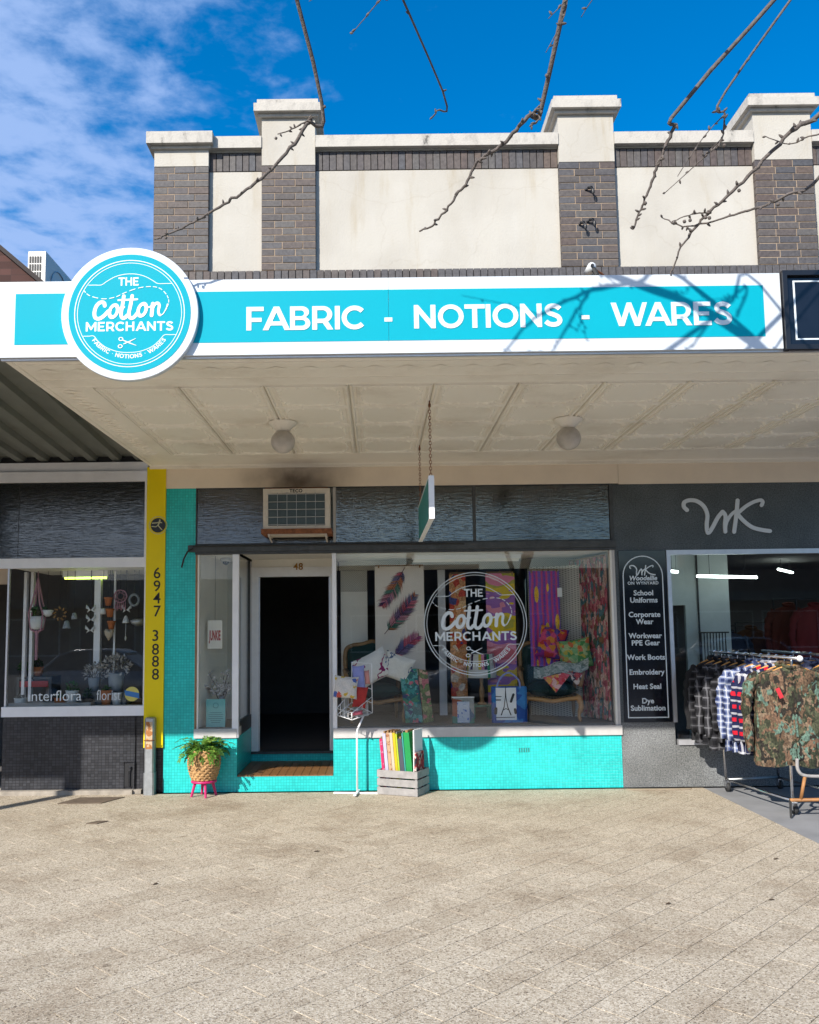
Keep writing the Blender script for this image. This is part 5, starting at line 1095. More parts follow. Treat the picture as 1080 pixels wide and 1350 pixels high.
for s, w, h, mt, lb, dq in bolts:
    t = thing('fabric_bolt', lb, 'fabric bolt', loc(s + w / 2, .14, .0125), 'fabric bolts in the grey crate')
    lbox(MB(), s + .016, s + w + .014, .045, .245 - .0, .0125, h + .03, .085).build('cloth', mt, t)
    lbox(MB(), s + .016 + w * .3 - h * .085, s + w * .75 + .014 - h * .085, .055, .235, h + .0305, h + .052, .085).build('board', 'oak' if w > .03 else 'crate', t)
t = thing('sample_card', 'white card standing at the right back corner of the crate', 'card', loc(.44, .25, .0125)); lbox(MB(), .415, .428, .03, .27, .0125, .70, 0.0).build('card', 'paper', t)
M['floral_red'] = cells('red_floral_print', [(0, (.30, .03, .04)), (.3, (.5, .35, .3)), (.45, (.03, .03, .04)), (.6, (.42, .06, .05)), (.8, (.55, .45, .40))], 30)
o = lbox(MB(), .4285, .452, .02, .25, .0125, .46, .0).build('fabric_bundle', 'floral_red'); tag(o, 'red and black floral fabric bundle at right end of crate', 'fabric')

# ================================================================== WINDOW DISPLAY
def cloth(name, label, u0, u1, v0, v1, y, mat, waves=3, amp=.012, cat='fabric', ztop=None):
    a, b = PY(u0, v0, y), PY(u1, v1, y); nx, nz = 36, 10; mb = MB(); rnd = random.Random(int(u0)); ph = rnd.uniform(0, 6)
    for th in (0, .004):
        k = len(mb.v)
        for i in range(nx + 1):
            for j in range(nz + 1):
                s, q = i / nx, j / nz; mb.v.append(Vector((a.x + (b.x - a.x) * s, y + th + amp * (.3 + .7 * q) * math.sin(s * waves * 2 * PI + ph + q * .6), a.z + (b.z - a.z) * q)))
        for i in range(nx):
            for j in range(nz): p = k + i * (nz + 1) + j; mb.f.append([p, p + nz + 1, p + nz + 2, p + 1]); mb.c.append(None)
    t = thing(name, label, cat, ((a.x + b.x) / 2, y, min(a.z, b.z))); mb.build('cloth', mat, t, True)
    hb = MB(); hb.tube([(a.x + .01, y + .002, a.z + .014), (b.x - .01, y + .002, a.z + .014)], .007, 6)
    for s in (.08, .92): x = a.x + (b.x - a.x) * s; hb.box(x - .008, x + .008, y - amp - .006, y + amp + .008, a.z - .02, a.z + .02)
    xm = (a.x + b.x) / 2; hb.tube([(xm, y, a.z + .014), (xm, y, a.z + .06)], .003, 5)
    hb.build('hanger', 'oak', t); return t
M['calico'] = P('cream_calico', (.74, .67, .60), .9, var=.06, scale=3)
FP = cloth('hanging_fabric', 'cream hanging panel printed with large multicoloured feathers', 494, 561, 747, 890, .80, 'calico', 1.5, .006)
def feather(mb, base, tip, wid, cols, bend, y, seed):
    rnd = random.Random(seed); base, tip = Vector(base), Vector(tip); ax = tip - base; L = ax.length; ax.normalize(); pr = Vector((-ax.y, ax.x)); n = 40
    spine = [base + ax * L * i / n + pr * bend * math.sin(PI * i / n) for i in range(n + 1)]
    dd = 0
    for i in range(5, n):
        s = i / n; w = wid * (math.sin(PI * min(1, (s * .93 + .04))) ** .6) * rnd.uniform(.86, 1.05)
        for sd in (-1, 1):
            p = spine[i]; dr = (pr * sd + ax * (.55 + .25 * s)).normalized(); w2 = w * rnd.uniform(.62, 1.1); e = p + dr * w2 + ax * w2 * .25; md = p + dr * w * .55 + ax * w * .06; c = cols[int((s * 2.6 + (.35 if sd > 0 else 0) + rnd.uniform(-.15, .15)) * len(cols) / 2.6) % len(cols)]; k = rnd.uniform(.25, 1.5); hw = L / n * .40; dd += 1
            yy = y - .0004 * (dd % 5)
            a = [p - ax * hw, p + ax * hw, md + ax * hw * .9, e, md - ax * hw * .9]; mb.add([(q.x, yy, q.y) for q in a], [(0, 1, 2, 3, 4)], [min(1, v * k) for v in c])
    mb.add([(q.x, y - .0026, q.y) for q in [base - pr * .004, base + pr * .004, tip]], [(0, 1, 2)], (.12, .08, .08))
q2 = lambda u, v: (PY(u, v, .80).x, PY(u, v, .80).z)
fc = [(.45, .05, .10), (.06, .07, .22), (.40, .12, .04), (.03, .16, .12), (.45, .16, .22), (.10, .04, .16)]
mb = MB(); feather(mb, q2(534, 748), q2(503, 800), .15, fc, .02, .790, 1); feather(mb, q2(507, 836), q2(548, 783), .155, fc[2:] + fc[:2], -.02, .790, 2); feather(mb, q2(518, 868), q2(553, 838), .15, [fc[4], fc[5], fc[1], fc[0], (.35, .05, .2)], .015, .790, 3); mb.build('feather_print', 'attr', FP)
M['faces'] = cells('crowded_face_print', [(0, (.36, .18, .08)), (.22, (.48, .30, .15)), (.4, (.36, .05, .03)), (.52, (.46, .24, .12)), (.66, (.05, .05, .14)), (.76, (.40, .16, .06)), (.9, (.5, .40, .30))], 15, distort=.5, fuzz=.6, gain=1.7)
M['abstract'] = cells('abstract_wave_print', [(0, (.38, .10, .12)), (.28, (.42, .16, .22)), (.42, (.20, .09, .26)), (.50, (.42, .30, .02)), (.60, (.28, .24, .04)), (.68, (.44, .14, .20)), (.82, (.5, .24, .26))], 2.6, vor=False, stretch=(.8, 1, 1.7), fuzz=.03, gain=1.7)
M['batik'] = None
def batik():
    m, nd, lk, b = new_mat('batik_stripe_print'); b.inputs['Roughness'].default_value = .9
    t = nd.new('ShaderNodeTexCoord'); w = N(nd, 'ShaderNodeTexWave', wave_type='BANDS', bands_direction='X', i_Scale=2.6, i_Distortion=1.2, i_Detail=1.5); lk.new(t.outputs['Object'], w.inputs['Vector'])
    r = ramp(nd, [(0, (.13, .07, .42)), (.3, (.56, .04, .28)), (.62, (.68, .08, .15)), (.85, (.18, .09, .46))]); lk.new(w.outputs[0], r.inputs[0])
    mp = nd.new('ShaderNodeMapping'); mp.inputs['Scale'].default_value = (1, 0, .28); lk.new(t.outputs['Object'], mp.inputs[0]); v = N(nd, 'ShaderNodeTexVoronoi', i_Scale=8.5, i_Randomness=.35); lk.new(mp.outputs[0], v.inputs['Vector'])
    c = N(nd, 'ShaderNodeMath', operation='LESS_THAN'); c.inputs[1].default_value = .25; lk.new(v.outputs['Distance'], c.inputs[0]); mx = N(nd, 'ShaderNodeMix', data_type='RGBA'); lk.new(c.outputs[0], mx.inputs[0]); lk.new(r.outputs[0], mx.inputs[6]); mx.inputs[7].default_value = (.85, .50, .02, 1)
    v2 = N(nd, 'ShaderNodeTexVoronoi', i_Scale=55.); lk.new(t.outputs['Object'], v2.inputs['Vector']); d = N(nd, 'ShaderNodeMath', operation='LESS_THAN'); d.inputs[1].default_value = .28; lk.new(v2.outputs['Distance'], d.inputs[0]); mx2 = N(nd, 'ShaderNodeMix', data_type='RGBA'); lk.new(d.outputs[0], mx2.inputs[0]); lk.new(mx.outputs[2], mx2.inputs[6]); mx2.inputs[7].default_value = (.45, .12, .10, 1); lk.new(mx2.outputs[2], b.inputs['Base Color']); return m
M['batik'] = batik()
M['tapestry'] = cells('multicolour_curtain_print', [(0, (.26, .05, .07)), (.2, (.36, .22, .17)), (.34, (.06, .13, .15)), (.48, (.40, .12, .14)), (.62, (.18, .09, .05)), (.74, (.44, .30, .26)), (.88, (.05, .08, .06))], 30, stretch=(1, 1, .45), fuzz=.75, gain=1.7)
cloth('hanging_fabric', 'narrow hanging panel with crowded orange and brown print', 592, 617, 757, 922, .85, 'faces', 1, .008)
cloth('hanging_fabric', 'pink and mustard abstract wave print hanging panel', 640, 683, 756, 932, .85, 'abstract', 1.5, .006)
cloth('hanging_fabric', 'purple and orange batik striped hanging panel', 697, 741, 753, 878, .70, 'batik', 4, .010)
mb = MB(); nx, nz = 60, 8
A0, A1 = Vector((2.44, .98)), Vector((2.675, .16))
for th in (0, .005):
    k = len(mb.v)
    for i in range(nx + 1):
        for j in range(nz + 1):
            s, q = i / nx, j / nz; p = A0.lerp(A1, s); off = .030 * (.7 + .3 * q) * math.sin(s * 9 * 2 * PI + .5 * math.sin(q * 4 + s * 9)) ; mb.v.append(Vector((p.x - abs(off) * .9 - th, p.y + off * .3, 2.62 - (2.62 - .722) * q)))
    for i in range(nx):
        for j in range(nz): p_ = k + i * (nz + 1) + j; mb.f.append([p_, p_ + nz + 1, p_ + nz + 2, p_ + 1]); mb.c.append(None)
t = thing('curtain', 'pleated multicoloured curtain hanging at right side of display window', 'curtain', (2.55, .55, .71)); mb.build('cloth', 'tapestry', t, True)
MB().tube([(2.43, 1.0, 2.63), (2.66, .14, 2.63)], .010, 8).build('rail', 'oak', t)
p = PY(738, 781, .6); o = MB().box(p.x - .028, p.x + .028, .598, .601, p.z - .055, p.z + .055).build('price_tag', 'paper'); tag(o, 'small pale price tag beside the batik panel', 'tag')
# light fitting
a, b = PY(543, 740, .45), PY(686, 740, .45); t = thing('batten_light', 'unlit white batten light on ceiling of display window', 'light', ((a.x + b.x) / 2, .45, 2.60))
bx('housing', 'white_paint', t, a.x, b.x, .40, .50, 2.625, 2.672); bx('diffuser', 'insidew', t, a.x + .02, b.x - .02, .41, .49, 2.592, 2.6245)
# armchairs
def armchair(label, cx, cy, rz, sc=1.):
    t = thing('armchair', label, 'armchair', (cx, cy, .7055), 'carved armchairs in the display window'); mt = Matrix.Translation((cx, cy, .7055)) @ Matrix.Rotation(rz, 4, 'Z') @ Matrix.Scale(sc, 4)
    def put(mb, n, m, sm=False): mb.move(mt); mb.build(n, m, t, sm)
    W = .33
    mb = pillow((0, 0, 0), .60, .56, .17, PI / 2); mb.move(Matrix.Translation((0, -.02, .36))); put(mb, 'seat', 'velvet', True)
    outl = [(-.30, .30), (-.33, .55), (-.33, .82), (-.26, .89), (-.12, .91), (0, .94), (.12, .91), (.26, .89), (.33, .82), (.33, .55), (.30, .30)]
    mb = MB(); mb.prism([(x * .95, z) for x, z in outl], .26, .19, .035, 'Y'); put(mb, 'backrest', 'velvet', True)
    mb = MB(); mb.tube([(p.x, .235, p.y) for p in crom(outl, 4)], .028, 8); put(mb, 'back_frame', 'oak', True)
    for s in (-1, 1):
        mb = MB(); mb.tube(crom([(s * .32, .22, .58), (s * .36, .05, .60), (s * .37, -.20, .575), (s * .36, -.25, .53), (s * .33, -.22, .40)], 5), .026, 8); put(mb, 'arm', 'oak', True)
    mb = MB()
    a_ = crom([(-.31, -.30, .27), (-.15, -.315, .255), (0, -.32, .235), (.15, -.315, .255), (.31, -.30, .27)], 5); mb.tube(a_, .026, 8); mb.tube([(-.31, -.3, .28), (-.30, .22, .28)], .024, 8); mb.tube([(.31, -.3, .28), (.30, .22, .28)], .024, 8); mb.tube([(-.30, .22, .28), (.30, .22, .28)], .024, 8); put(mb, 'seat_rail', 'wood' if cx > 1 else 'oak', True)
    for s in (-1, 1):
        mb = MB(); mb.tube(crom([(s * .30, -.29, .28), (s * .325, -.315, .18), (s * .30, -.30, .07), (s * .315, -.325, .0)], 5), [.036] * 4 + [.030] * 5 + [.020] * 5 + [.018, .018], 8); put(mb, 'leg', 'wood' if cx > 1 else 'oak', True)
        mb = MB(); mb.tube([(s * .29, .23, .28), (s * .30, .27, .0)], [.026, .018], 8); put(mb, 'leg', 'oak', True)
armchair('dark green armchair with carved frame under white cushions', -.045, .66, .12)
armchair('dark green armchair with golden legs at right of display', 2.06, .60, -.12)
def cush(label, u, v, y, w, h, d, mat, rx=0, ry=0, rz=0, seed=0): o = pillow(PY(u, v, y), w, h, d, rx, ry, rz, wr=.12, seed=seed).build('cushion', mat, None, True); return tag(o, label, 'cushion', 'cushions on the armchairs')
M['cush1'] = cells('bold_brush_print', [(0, (.58, .56, .54)), (.5, (.22, .02, .10)), (.57, (.60, .58, .55)), (.70, (.04, .08, .30)), (.77, (.58, .57, .54)), (.9, (.4, .16, .16)), (.94, (.6, .58, .55))], 7, vor=False, fuzz=.1, gain=1.3)
M['cush2'] = cells('blue_leaf_print', [(0, (.56, .55, .52)), (.62, (.07, .11, .20)), (.68, (.57, .55, .52)), (.85, (.2, .24, .3)), (.88, (.57, .55, .52))], 11, vor=False, fuzz=.1, gain=1.3)
cush('white cushion with purple and blue brush print on armchair', 492, 880, .34, .42, .36, .14, 'cush1', .15, -.45, .1, 1)
cush('white cushion with small blue leaf print', 524, 880, .36, .36, .32, .13, 'cush2', .2, .35, -.1, 2)
M['purplec'] = cells('purple_patch_print', [(0, (.16, .02, .14)), (.3, (.32, .03, .03)), (.5, (.42, .15, .02)), (.65, (.06, .03, .16)), (.85, (.40, .05, .12))], 20, gain=1.6)
M['greenc'] = cells('green_garden_print', [(0, (.05, .16, .05)), (.3, (.30, .24, .04)), (.5, (.12, .24, .10)), (.65, (.38, .10, .04)), (.85, (.24, .30, .14))], 22, gain=1.6)
cush('purple and orange patchwork cushion on right armchair', 728, 848, .62, .36, .40, .12, 'purplec', .1, .22, .1, 3)
cush('green and yellow garden print cushion on right armchair', 758, 862, .50, .40, .36, .13, 'greenc', .15, -.15, -.25, 4)
M['sagec'] = cells('sage_lace_print', [(0, (.22, .26, .22)), (.45, (.34, .36, .32)), (.6, (.12, .15, .13)), (.75, (.40, .40, .36))], 40, gain=1.5)
mb = MB(); g = [[PY(704 + i * 9, 874 + (i - 4) * -1.2 + j * 5 + 3 * math.sin(i * 1.3), .40 - .06 * j + .03 * math.sin(i)) for j in range(4)] for i in range(9)]
for dy in (0, .006):
    k = len(mb.v); mb.v += [p + Vector((0, dy, 0)) for c in g for p in c]
    for i in range(8):
        for j in range(3): a = k + i * 4 + j; mb.f.append([a, a + 4, a + 5, a + 1]); mb.c.append(None)
tag(mb.build('draped_cloth', 'sagec', None, True), 'sage green lace cloth draped over right armchair arms', 'cloth')
for (pts, mt, lb) in (([(716, 893), (756, 884), (733, 913)], cells('red_paisley', [(0, (.40, .04, .05)), (.35, (.45, .22, .04)), (.55, (.42, .08, .10)), (.8, (.5, .3, .28))], 26, gain=1.4), 'red and yellow triangular scarf corner hanging off armchair'), ([(750, 884), (768, 888), (762, 905), (754, 896)], 'floral_red', 'small pink floral scarf end hanging beside the triangle')):
    o = MB().prism([(PY(u, v, .22).x, PY(u, v, .22).z) for u, v in pts], .215, .223, .002, 'Y').build('scarf', mt); tag(o, lb, 'scarf')
# small table, lamp, tote, books, bolts
M['greenpaint'] = P('green_painted_wood', (.03, .20, .13), .55, var=.2, scale=14)
x0, x1 = PY(622, 930, .75).x, PY(647, 930, .75).x; zt = PY(635, 929, .75).z
t = thing('side_table', 'small green painted side table under the printed lamp', 'table', ((x0 + x1) / 2, .78, .7055)); bx('table_top', 'greenpaint', t, x0 - .01, x1 + .01, .66, .90, zt - .022, zt)
for x in (x0, x1 - .035):
    for y in (.67, .855): bx('leg', 'greenpaint', t, x, x + .035, y, y + .035, .7056, zt - .0225)
lx = PY(635, 900, .78).x; t = thing('table_lamp', 'wooden table lamp with striped printed shade on green table', 'lamp', (lx, .78, zt)); sb, st_ = PY(637, 893, .78).z, PY(637, 862, .78).z
H = sb + .05 - zt
MB().lathe([(.055, 0), (.055, .02), (.03, .035), (.022, .06), (.032, H * .32), (.034, H * .45), (.018, H * .62), (.024, H * .72), (.016, H)], (lx, .78, zt + .0005), 16).build('base', 'wood', t, True)
mb = MB(); sw = (PY(657, 880, .78).x - PY(617, 880, .78).x) / 2; n = 30; pal = [(.55, .54, .50), (.02, .22, .08), (.55, .54, .50), (.50, .36, .02), (.55, .54, .5), (.5, .18, .26), (.04, .02, .06)]
for k in range(n):
    a0, a1 = 2 * PI * k / n, 2 * PI * (k + 1) / n; c = pal[(k * 3 // 2) % 7]
    P4 = lambda a, r, z: (lx + r * math.cos(a), .78 + r * math.sin(a), z)
    zm = sb + (st_ - sb) * .35; mb.add([P4(a0, sw, sb), P4(a1, sw, sb), P4(a1, sw * .97, zm), P4(a0, sw * .97, zm)], [(0, 1, 2, 3)], (.55, .53, .48) if k % 4 else c); mb.add([P4(a0, sw * .97, zm), P4(a1, sw * .97, zm), P4(a1, sw * .85, st_), P4(a0, sw * .85, st_)], [(0, 1, 2, 3)], c)
    mb.add([P4(a0, sw - .004, sb), P4(a1, sw - .004, sb), P4(a1, sw * .85 - .004, st_), P4(a0, sw * .85 - .004, st_)], [(3, 2, 1, 0)], (.5, .5, .46))
mb.tube([(lx - sw * .9, .78, sb + .055), (lx + sw * .9, .78, sb + .055)], .004, 5, col=(.3, .3, .3)); mb.build('lamp_shade', 'attr', t)
ty = .22; a, b = PY(649, 952, ty), PY(695, 905, ty); t = thing('tote_bag', 'blue and white tote bag printed with a tower at the glass', 'bag', ((a.x + b.x) / 2, ty + .05, .7055))
w = b.x - a.x; z0, z1 = .7065, b.z
mb = MB(); mb.prism([(a.x, ty + .02), (a.x + .02, ty), (b.x - .03, ty), (b.x, ty + .03), (b.x - .005, ty + .11), (a.x + .01, ty + .11)], z0, z1, .008); mb.build('body', cells('bag_blue', [(0, (.03, .10, .34)), (.55, (.05, .22, .50)), (.7, (.03, .14, .4))], 5, vor=False), t)
MB().box(a.x + .05, b.x - .13, ty - .003, ty - .0005, z0 + .03, z1 - .012).build('print_panel', 'paper', t)
mb = MB(); cxp = a.x + .05 + (w - .18) * .48; f_ = lambda d0: (lambda x, y, d: (cxp + x, ty - .0042 - d0 - d, z0 + .09 + y)); k = 0
for pts, ww in (([(-.055, 0), (-.02, .09), (-.004, .20), (0, .33)], [.014, .011, .008, .004]), ([(.055, 0), (.02, .09), (.004, .20), (0, .32)], [.014, .011, .008, .004]), ([(-.035, .055), (0, .07), (.035, .055)], .010), ([(-.12, .02), (-.115, .07)], .035), ([(.11, .02), (.105, .06)], .03), ([(-.12, .21), (-.05, .21)], .008), ([(-.11, .17), (-.06, .17)], .012), ([(-.12, -.03), (.1, -.028)], .007), ([(.06, .15), (.09, .23)], .028)):
    fill(mb, [stroke(pts, ww)], f_(k * .0004), .0002); k += 1
mb.build('print', 'ink', t)
for dx in (.06,):
    mb = MB(); mb.tube(crom([(a.x + .06, ty + .01, z1 - .02), (a.x + .10, ty + .0, z1 + .09), (a.x + w * .5, ty + .02, z1 + .16), (b.x - .1, ty, z1 + .08), (b.x - .08, ty + .01, z1 - .02)], 6), .011, 6); mb.build('handle', 'lavender', t)
by = .2; a, b = PY(597, 952, by), PY(625, 920, by); t = thing('craft_book', 'teal and white craft kit box standing at the window glass', 'box', ((a.x + b.x) / 2, by, .7055))
bx('box', cells('kit_cover', [(0, (.05, .20, .16)), (.4, (.30, .10, .06)), (.55, (.08, .14, .22)), (.75, (.3, .3, .28))], 9), t, a.x, b.x, by, by + .06, .7056, b.z); bx('flap', 'paper', t, a.x - .004, b.x + .004, by - .002, by + .062, b.z + .0005, b.z + .012)
mb = MB(); mb.box(a.x + .055, b.x - .055, by - .006, by - .001, .715, b.z - .04); mb.build('leaflet', cells('blue_leaflet', [(0, (.45, .50, .60)), (.5, (.10, .18, .45)), (.6, (.5, .55, .62))], 45, distort=.9), t)
M['tealfloral'] = cells('teal_floral_print', [(0, (.008, .07, .075)), (.35, (.02, .15, .14)), (.5, (.02, .03, .08)), (.62, (.03, .12, .07)), (.8, (.06, .20, .19)), (.93, (.30, .08, .10))], 28, fuzz=.6, gain=2.0)
M['greenfloral'] = cells('green_rose_print', [(0, (.10, .13, .05)), (.3, (.30, .09, .10)), (.5, (.16, .18, .08)), (.65, (.36, .22, .16)), (.8, (.07, .09, .04))], 22, fuzz=.6, gain=1.8)
for (us, mt, lb, y) in (([(527, 884), (550, 882), (558, 953), (535, 953)], 'tealfloral', 'teal floral fabric bolt leaning at the front of display', .24), ([(551, 882), (564, 885), (572, 951), (559, 953)], 'greenfloral', 'green and rose floral fabric bolt beside the teal one', .26)):
    vs = []; 
    for d in (0, .06):
        for u, v in us: p = PY(u, v, y); vs.append((p.x, y + d + (.10 if v < 900 else 0), max(.7062, p.z)))
    tag(MB().add(vs, [(0, 1, 2, 3), (7, 6, 5, 4), (0, 4, 5, 1), (1, 5, 6, 2), (2, 6, 7, 3), (3, 7, 4, 0)]).build('fabric_bolt', mt), lb, 'fabric bolt')
# left side window
p0, p1 = PY(274, 818, .22), PY(293, 855, .22); t = thing('poster', 'pale hanging poster with red lettering in the narrow side window', 'poster', ((p0.x + p1.x) / 2, .22, p1.z)); bx('sheet', 'insidew', t, p0.x, p1.x, .220, .224, p1.z, p0.z); MB().tube([((p0.x + p1.x) / 2, .222, p0.z), ((p0.x + p1.x) / 2, .222, 2.672)], .002, 4).build('string', 'ink', t)
mb = MB(); font(mb, 'JUNKIE', lambda x, y, d: ((p0.x + p1.x) / 2 + x * .36, .2185 - d, p1.z + .10 + y * 1.35), .115, .004, th=.0004); mb.build('lettering', 'red', t)
p0, p1 = PY(272, 922, .12), PY(297, 958, .12); t = thing('notice', 'pale teal notice sheet standing in narrow side window', 'notice', ((p0.x + p1.x) / 2, .12, .7055)); bx('sheet', P('teal_sheet', (.14, .42, .42), .7, var=.06), t, p0.x, p1.x, .120, .123, .7056, p0.z)
mb = MB(); 
for i in range(6): zz_ = p0.z - .155 - i * .022; wv = [.07, .085, .08, .085, .06, .05][i]; mb.box((p0.x + p1.x) / 2 - wv, (p0.x + p1.x) / 2 + wv, .1185, .1195, zz_, zz_ + .006)
fill(mb, [arc((p0.x + p1.x) / 2, p0.z - .07, .032, .032, 0, 340, 17), arc((p0.x + p1.x) / 2, p0.z - .07, .026, .026, 0, 340, 17)], lambda x, y, d: (x, .119 - d, y), .0004); mb.build('print', P('teal_ink', (.03, .16, .18), .7), t)
vx = PY(289, 900, .35).x; t = thing('flower_vase', 'vase of white blossom branches in narrow side window', 'vase', (vx, .35, .7055)); MB().lathe([(.05, 0), (.07, .08), (.055, .22), (.03, .30), (.036, .33)], (vx + .03, .35, .706), 14).build('vase', 'greypot', t, True)
mb = MB(); rnd = random.Random(5)
for k in range(12):
    a = rnd.uniform(-1.2, 1.2); e = Vector((vx + .03 + math.sin(a) * .22, .35 + rnd.uniform(-.10, .10), 1.04 + rnd.uniform(.08, .30))); mb.tube([(vx + .03, .35, .90), Vector((vx + .03, .35, .98)).lerp(e, .35) + Vector((0, 0, .04)), e], .004, 4, col=(.06, .04, .03))
    for _ in range(16): c = Vector((vx + .03, .35, 1.0)).lerp(e, rnd.uniform(.3, 1.08)) + Vector((rnd.gauss(0, .018), rnd.gauss(0, .018), rnd.gauss(0, .018))); mb.ball(c, .013 * rnd.uniform(.6, 1.4), 5, 3, col=(.55, .52, .52))
mb.build('blossom', 'attr', t)
p = PY(298, 747, .5); t = thing('dome_camera', 'small dome camera under ceiling of narrow side window', 'camera', (p.x, .5, 2.60)); MB().lathe([(.065, 2.672), (.065, 2.645), (.058, 2.63)], (p.x, .5, 0), 16).build('housing', 'whitepot', t, True); MB().ball((p.x, .5, 2.632), .045, 12, 8).build('dome', 'black_sign', t, True)

# ================================================================== CLOTHES RACK
RF, RN = Vector((3.70, -.26, 1.505)), Vector((4.00, -1.50, 1.47)); RD = (RN - RF).normalized(); RZ = math.atan2(RD.x, -RD.y)
OFF = Vector((.62, .10, 0))
t = thing('clothes_rack', 'chrome double rail clothes rack on castors at right', 'clothes rack', (4.1, -.85, 0))
for k in (0, 1):
    MB().tube([RF + OFF * k - RD * .04, RN + OFF * k + RD * .05], .0165, 10).build('rail', 'chrome', t, True)
    MB().ball(RN + OFF * k + RD * .065, .030, 12, 8).build('rail_knob', 'white_wire', t, True)
C = {'rl': Vector((3.775, -.27, .122)), 'fl': Vector((3.935, -1.43, .122)), 'rr': Vector((4.39, -.17, .122)), 'fr': Vector((4.56, -1.34, .122))}
def up(c, rail): return Vector((rail.x, rail.y, rail.z))
pn = RN - RD * .05; pf = RF + RD * .06
MB().tube([C['fl'], Vector((C['fl'].x, C['fl'].y, .5)), pn], .014, 8).build('post', 'chrome', t, True); MB().tube([C['rl'], pf], .014, 8).build('post', 'chrome', t, True)
MB().tube([C['fr'], pn + OFF], .014, 8).build('post', 'chrome', t, True); MB().tube([C['rr'], pf + OFF], .014, 8).build('post', 'chrome', t, True)
a, b = PY(1038, 917, -1.43), PY(1082, 915, -1.43); 
MB().tube([(pn.x - .01, pn.y, a.z), (pn.x + .63, pn.y + .1, a.z + .005)], .013, 8).build('crossbar', 'steel', t, True)
MB().tube([C['fl'], C['rl']], .013, 8).build('base_rail', 'chrome', t, True); MB().tube([C['fr'], C['rr']], .013, 8).build('base_rail', 'chrome', t, True); MB().tube([C['fl'] - Vector((.03, 0, 0)), C['fr']], .015, 8).build('base_rail', 'steel', t, True); MB().tube([C['rl'], C['rr']], .013, 8).build('base_rail', 'steel', t, True)
for k, c in C.items():
    w = MB(); w.tube([(c.x - .016, c.y - .03, .048), (c.x + .016, c.y - .03, .048)], .046, 18); wh = w.build('castor_wheel', 'rubber', t, True)
    w = MB(); w.box(c.x - .026, c.x - .0175, c.y - .050, c.y + .012, .04, .102); w.box(c.x + .0175, c.x + .026, c.y - .050, c.y + .012, .04, .102); w.box(c.x - .026, c.x + .026, c.y - .045, c.y + .02, .1025, .112); w.build('castor_fork', 'chrome', t)
# second, rust brown trolley frame partly in view
t2 = thing('trolley_frame', 'rusty tubular trolley frame at the right edge', 'trolley', (4.55, -1.6, 0))
a = PY(1051, 1000, -1.62); b = PY(1056, 1020, -1.62); c = PY(1062, 1023, -1.62); d = PY(1110, 1023, -1.62)
MB().tube(crom([a, Vector((a.x + .005, a.y, b.z + .03)), c + Vector((.02, 0, 0)), d, d + Vector((.5, 0, 0))], 6), .016, 8).build('hoop', 'crate', t2, True)
p0_, p1_ = PY(1061, 1022, -1.62), PY(1056, 1054, -1.62); M['ochre'] = P('ochre_paint', (.33, .15, .05), .6, var=.3, scale=12)
MB().tube([p0_ - Vector((0, 0, .016)), Vector((p1_.x, -1.62, p1_.z)), ], .016, 8).build('upright', 'ochre', t2, True)
MB().tube([(p1_.x - .10, -1.62, p1_.z - .005), (p1_.x + .8, -1.62, p1_.z)], .016, 8).build('base_rail', 'ochre', t2, True)
for xx in (p1_.x + .72,): MB().tube([(xx - .014, -1.62, .037), (xx + .014, -1.62, .037)], .036, 14).build('castor_wheel', 'rubber', t2, True); MB().tube([(xx, -1.62, .04), (xx, -1.62, p1_.z - .01)], .010, 6).build('castor_stem', 'chrome', t2)
MB().tube([(p1_.x - .10, -1.62, p1_.z - .01), (p1_.x - .10, -1.62, .005)], .012, 6).build('foot', 'rubber', t2)

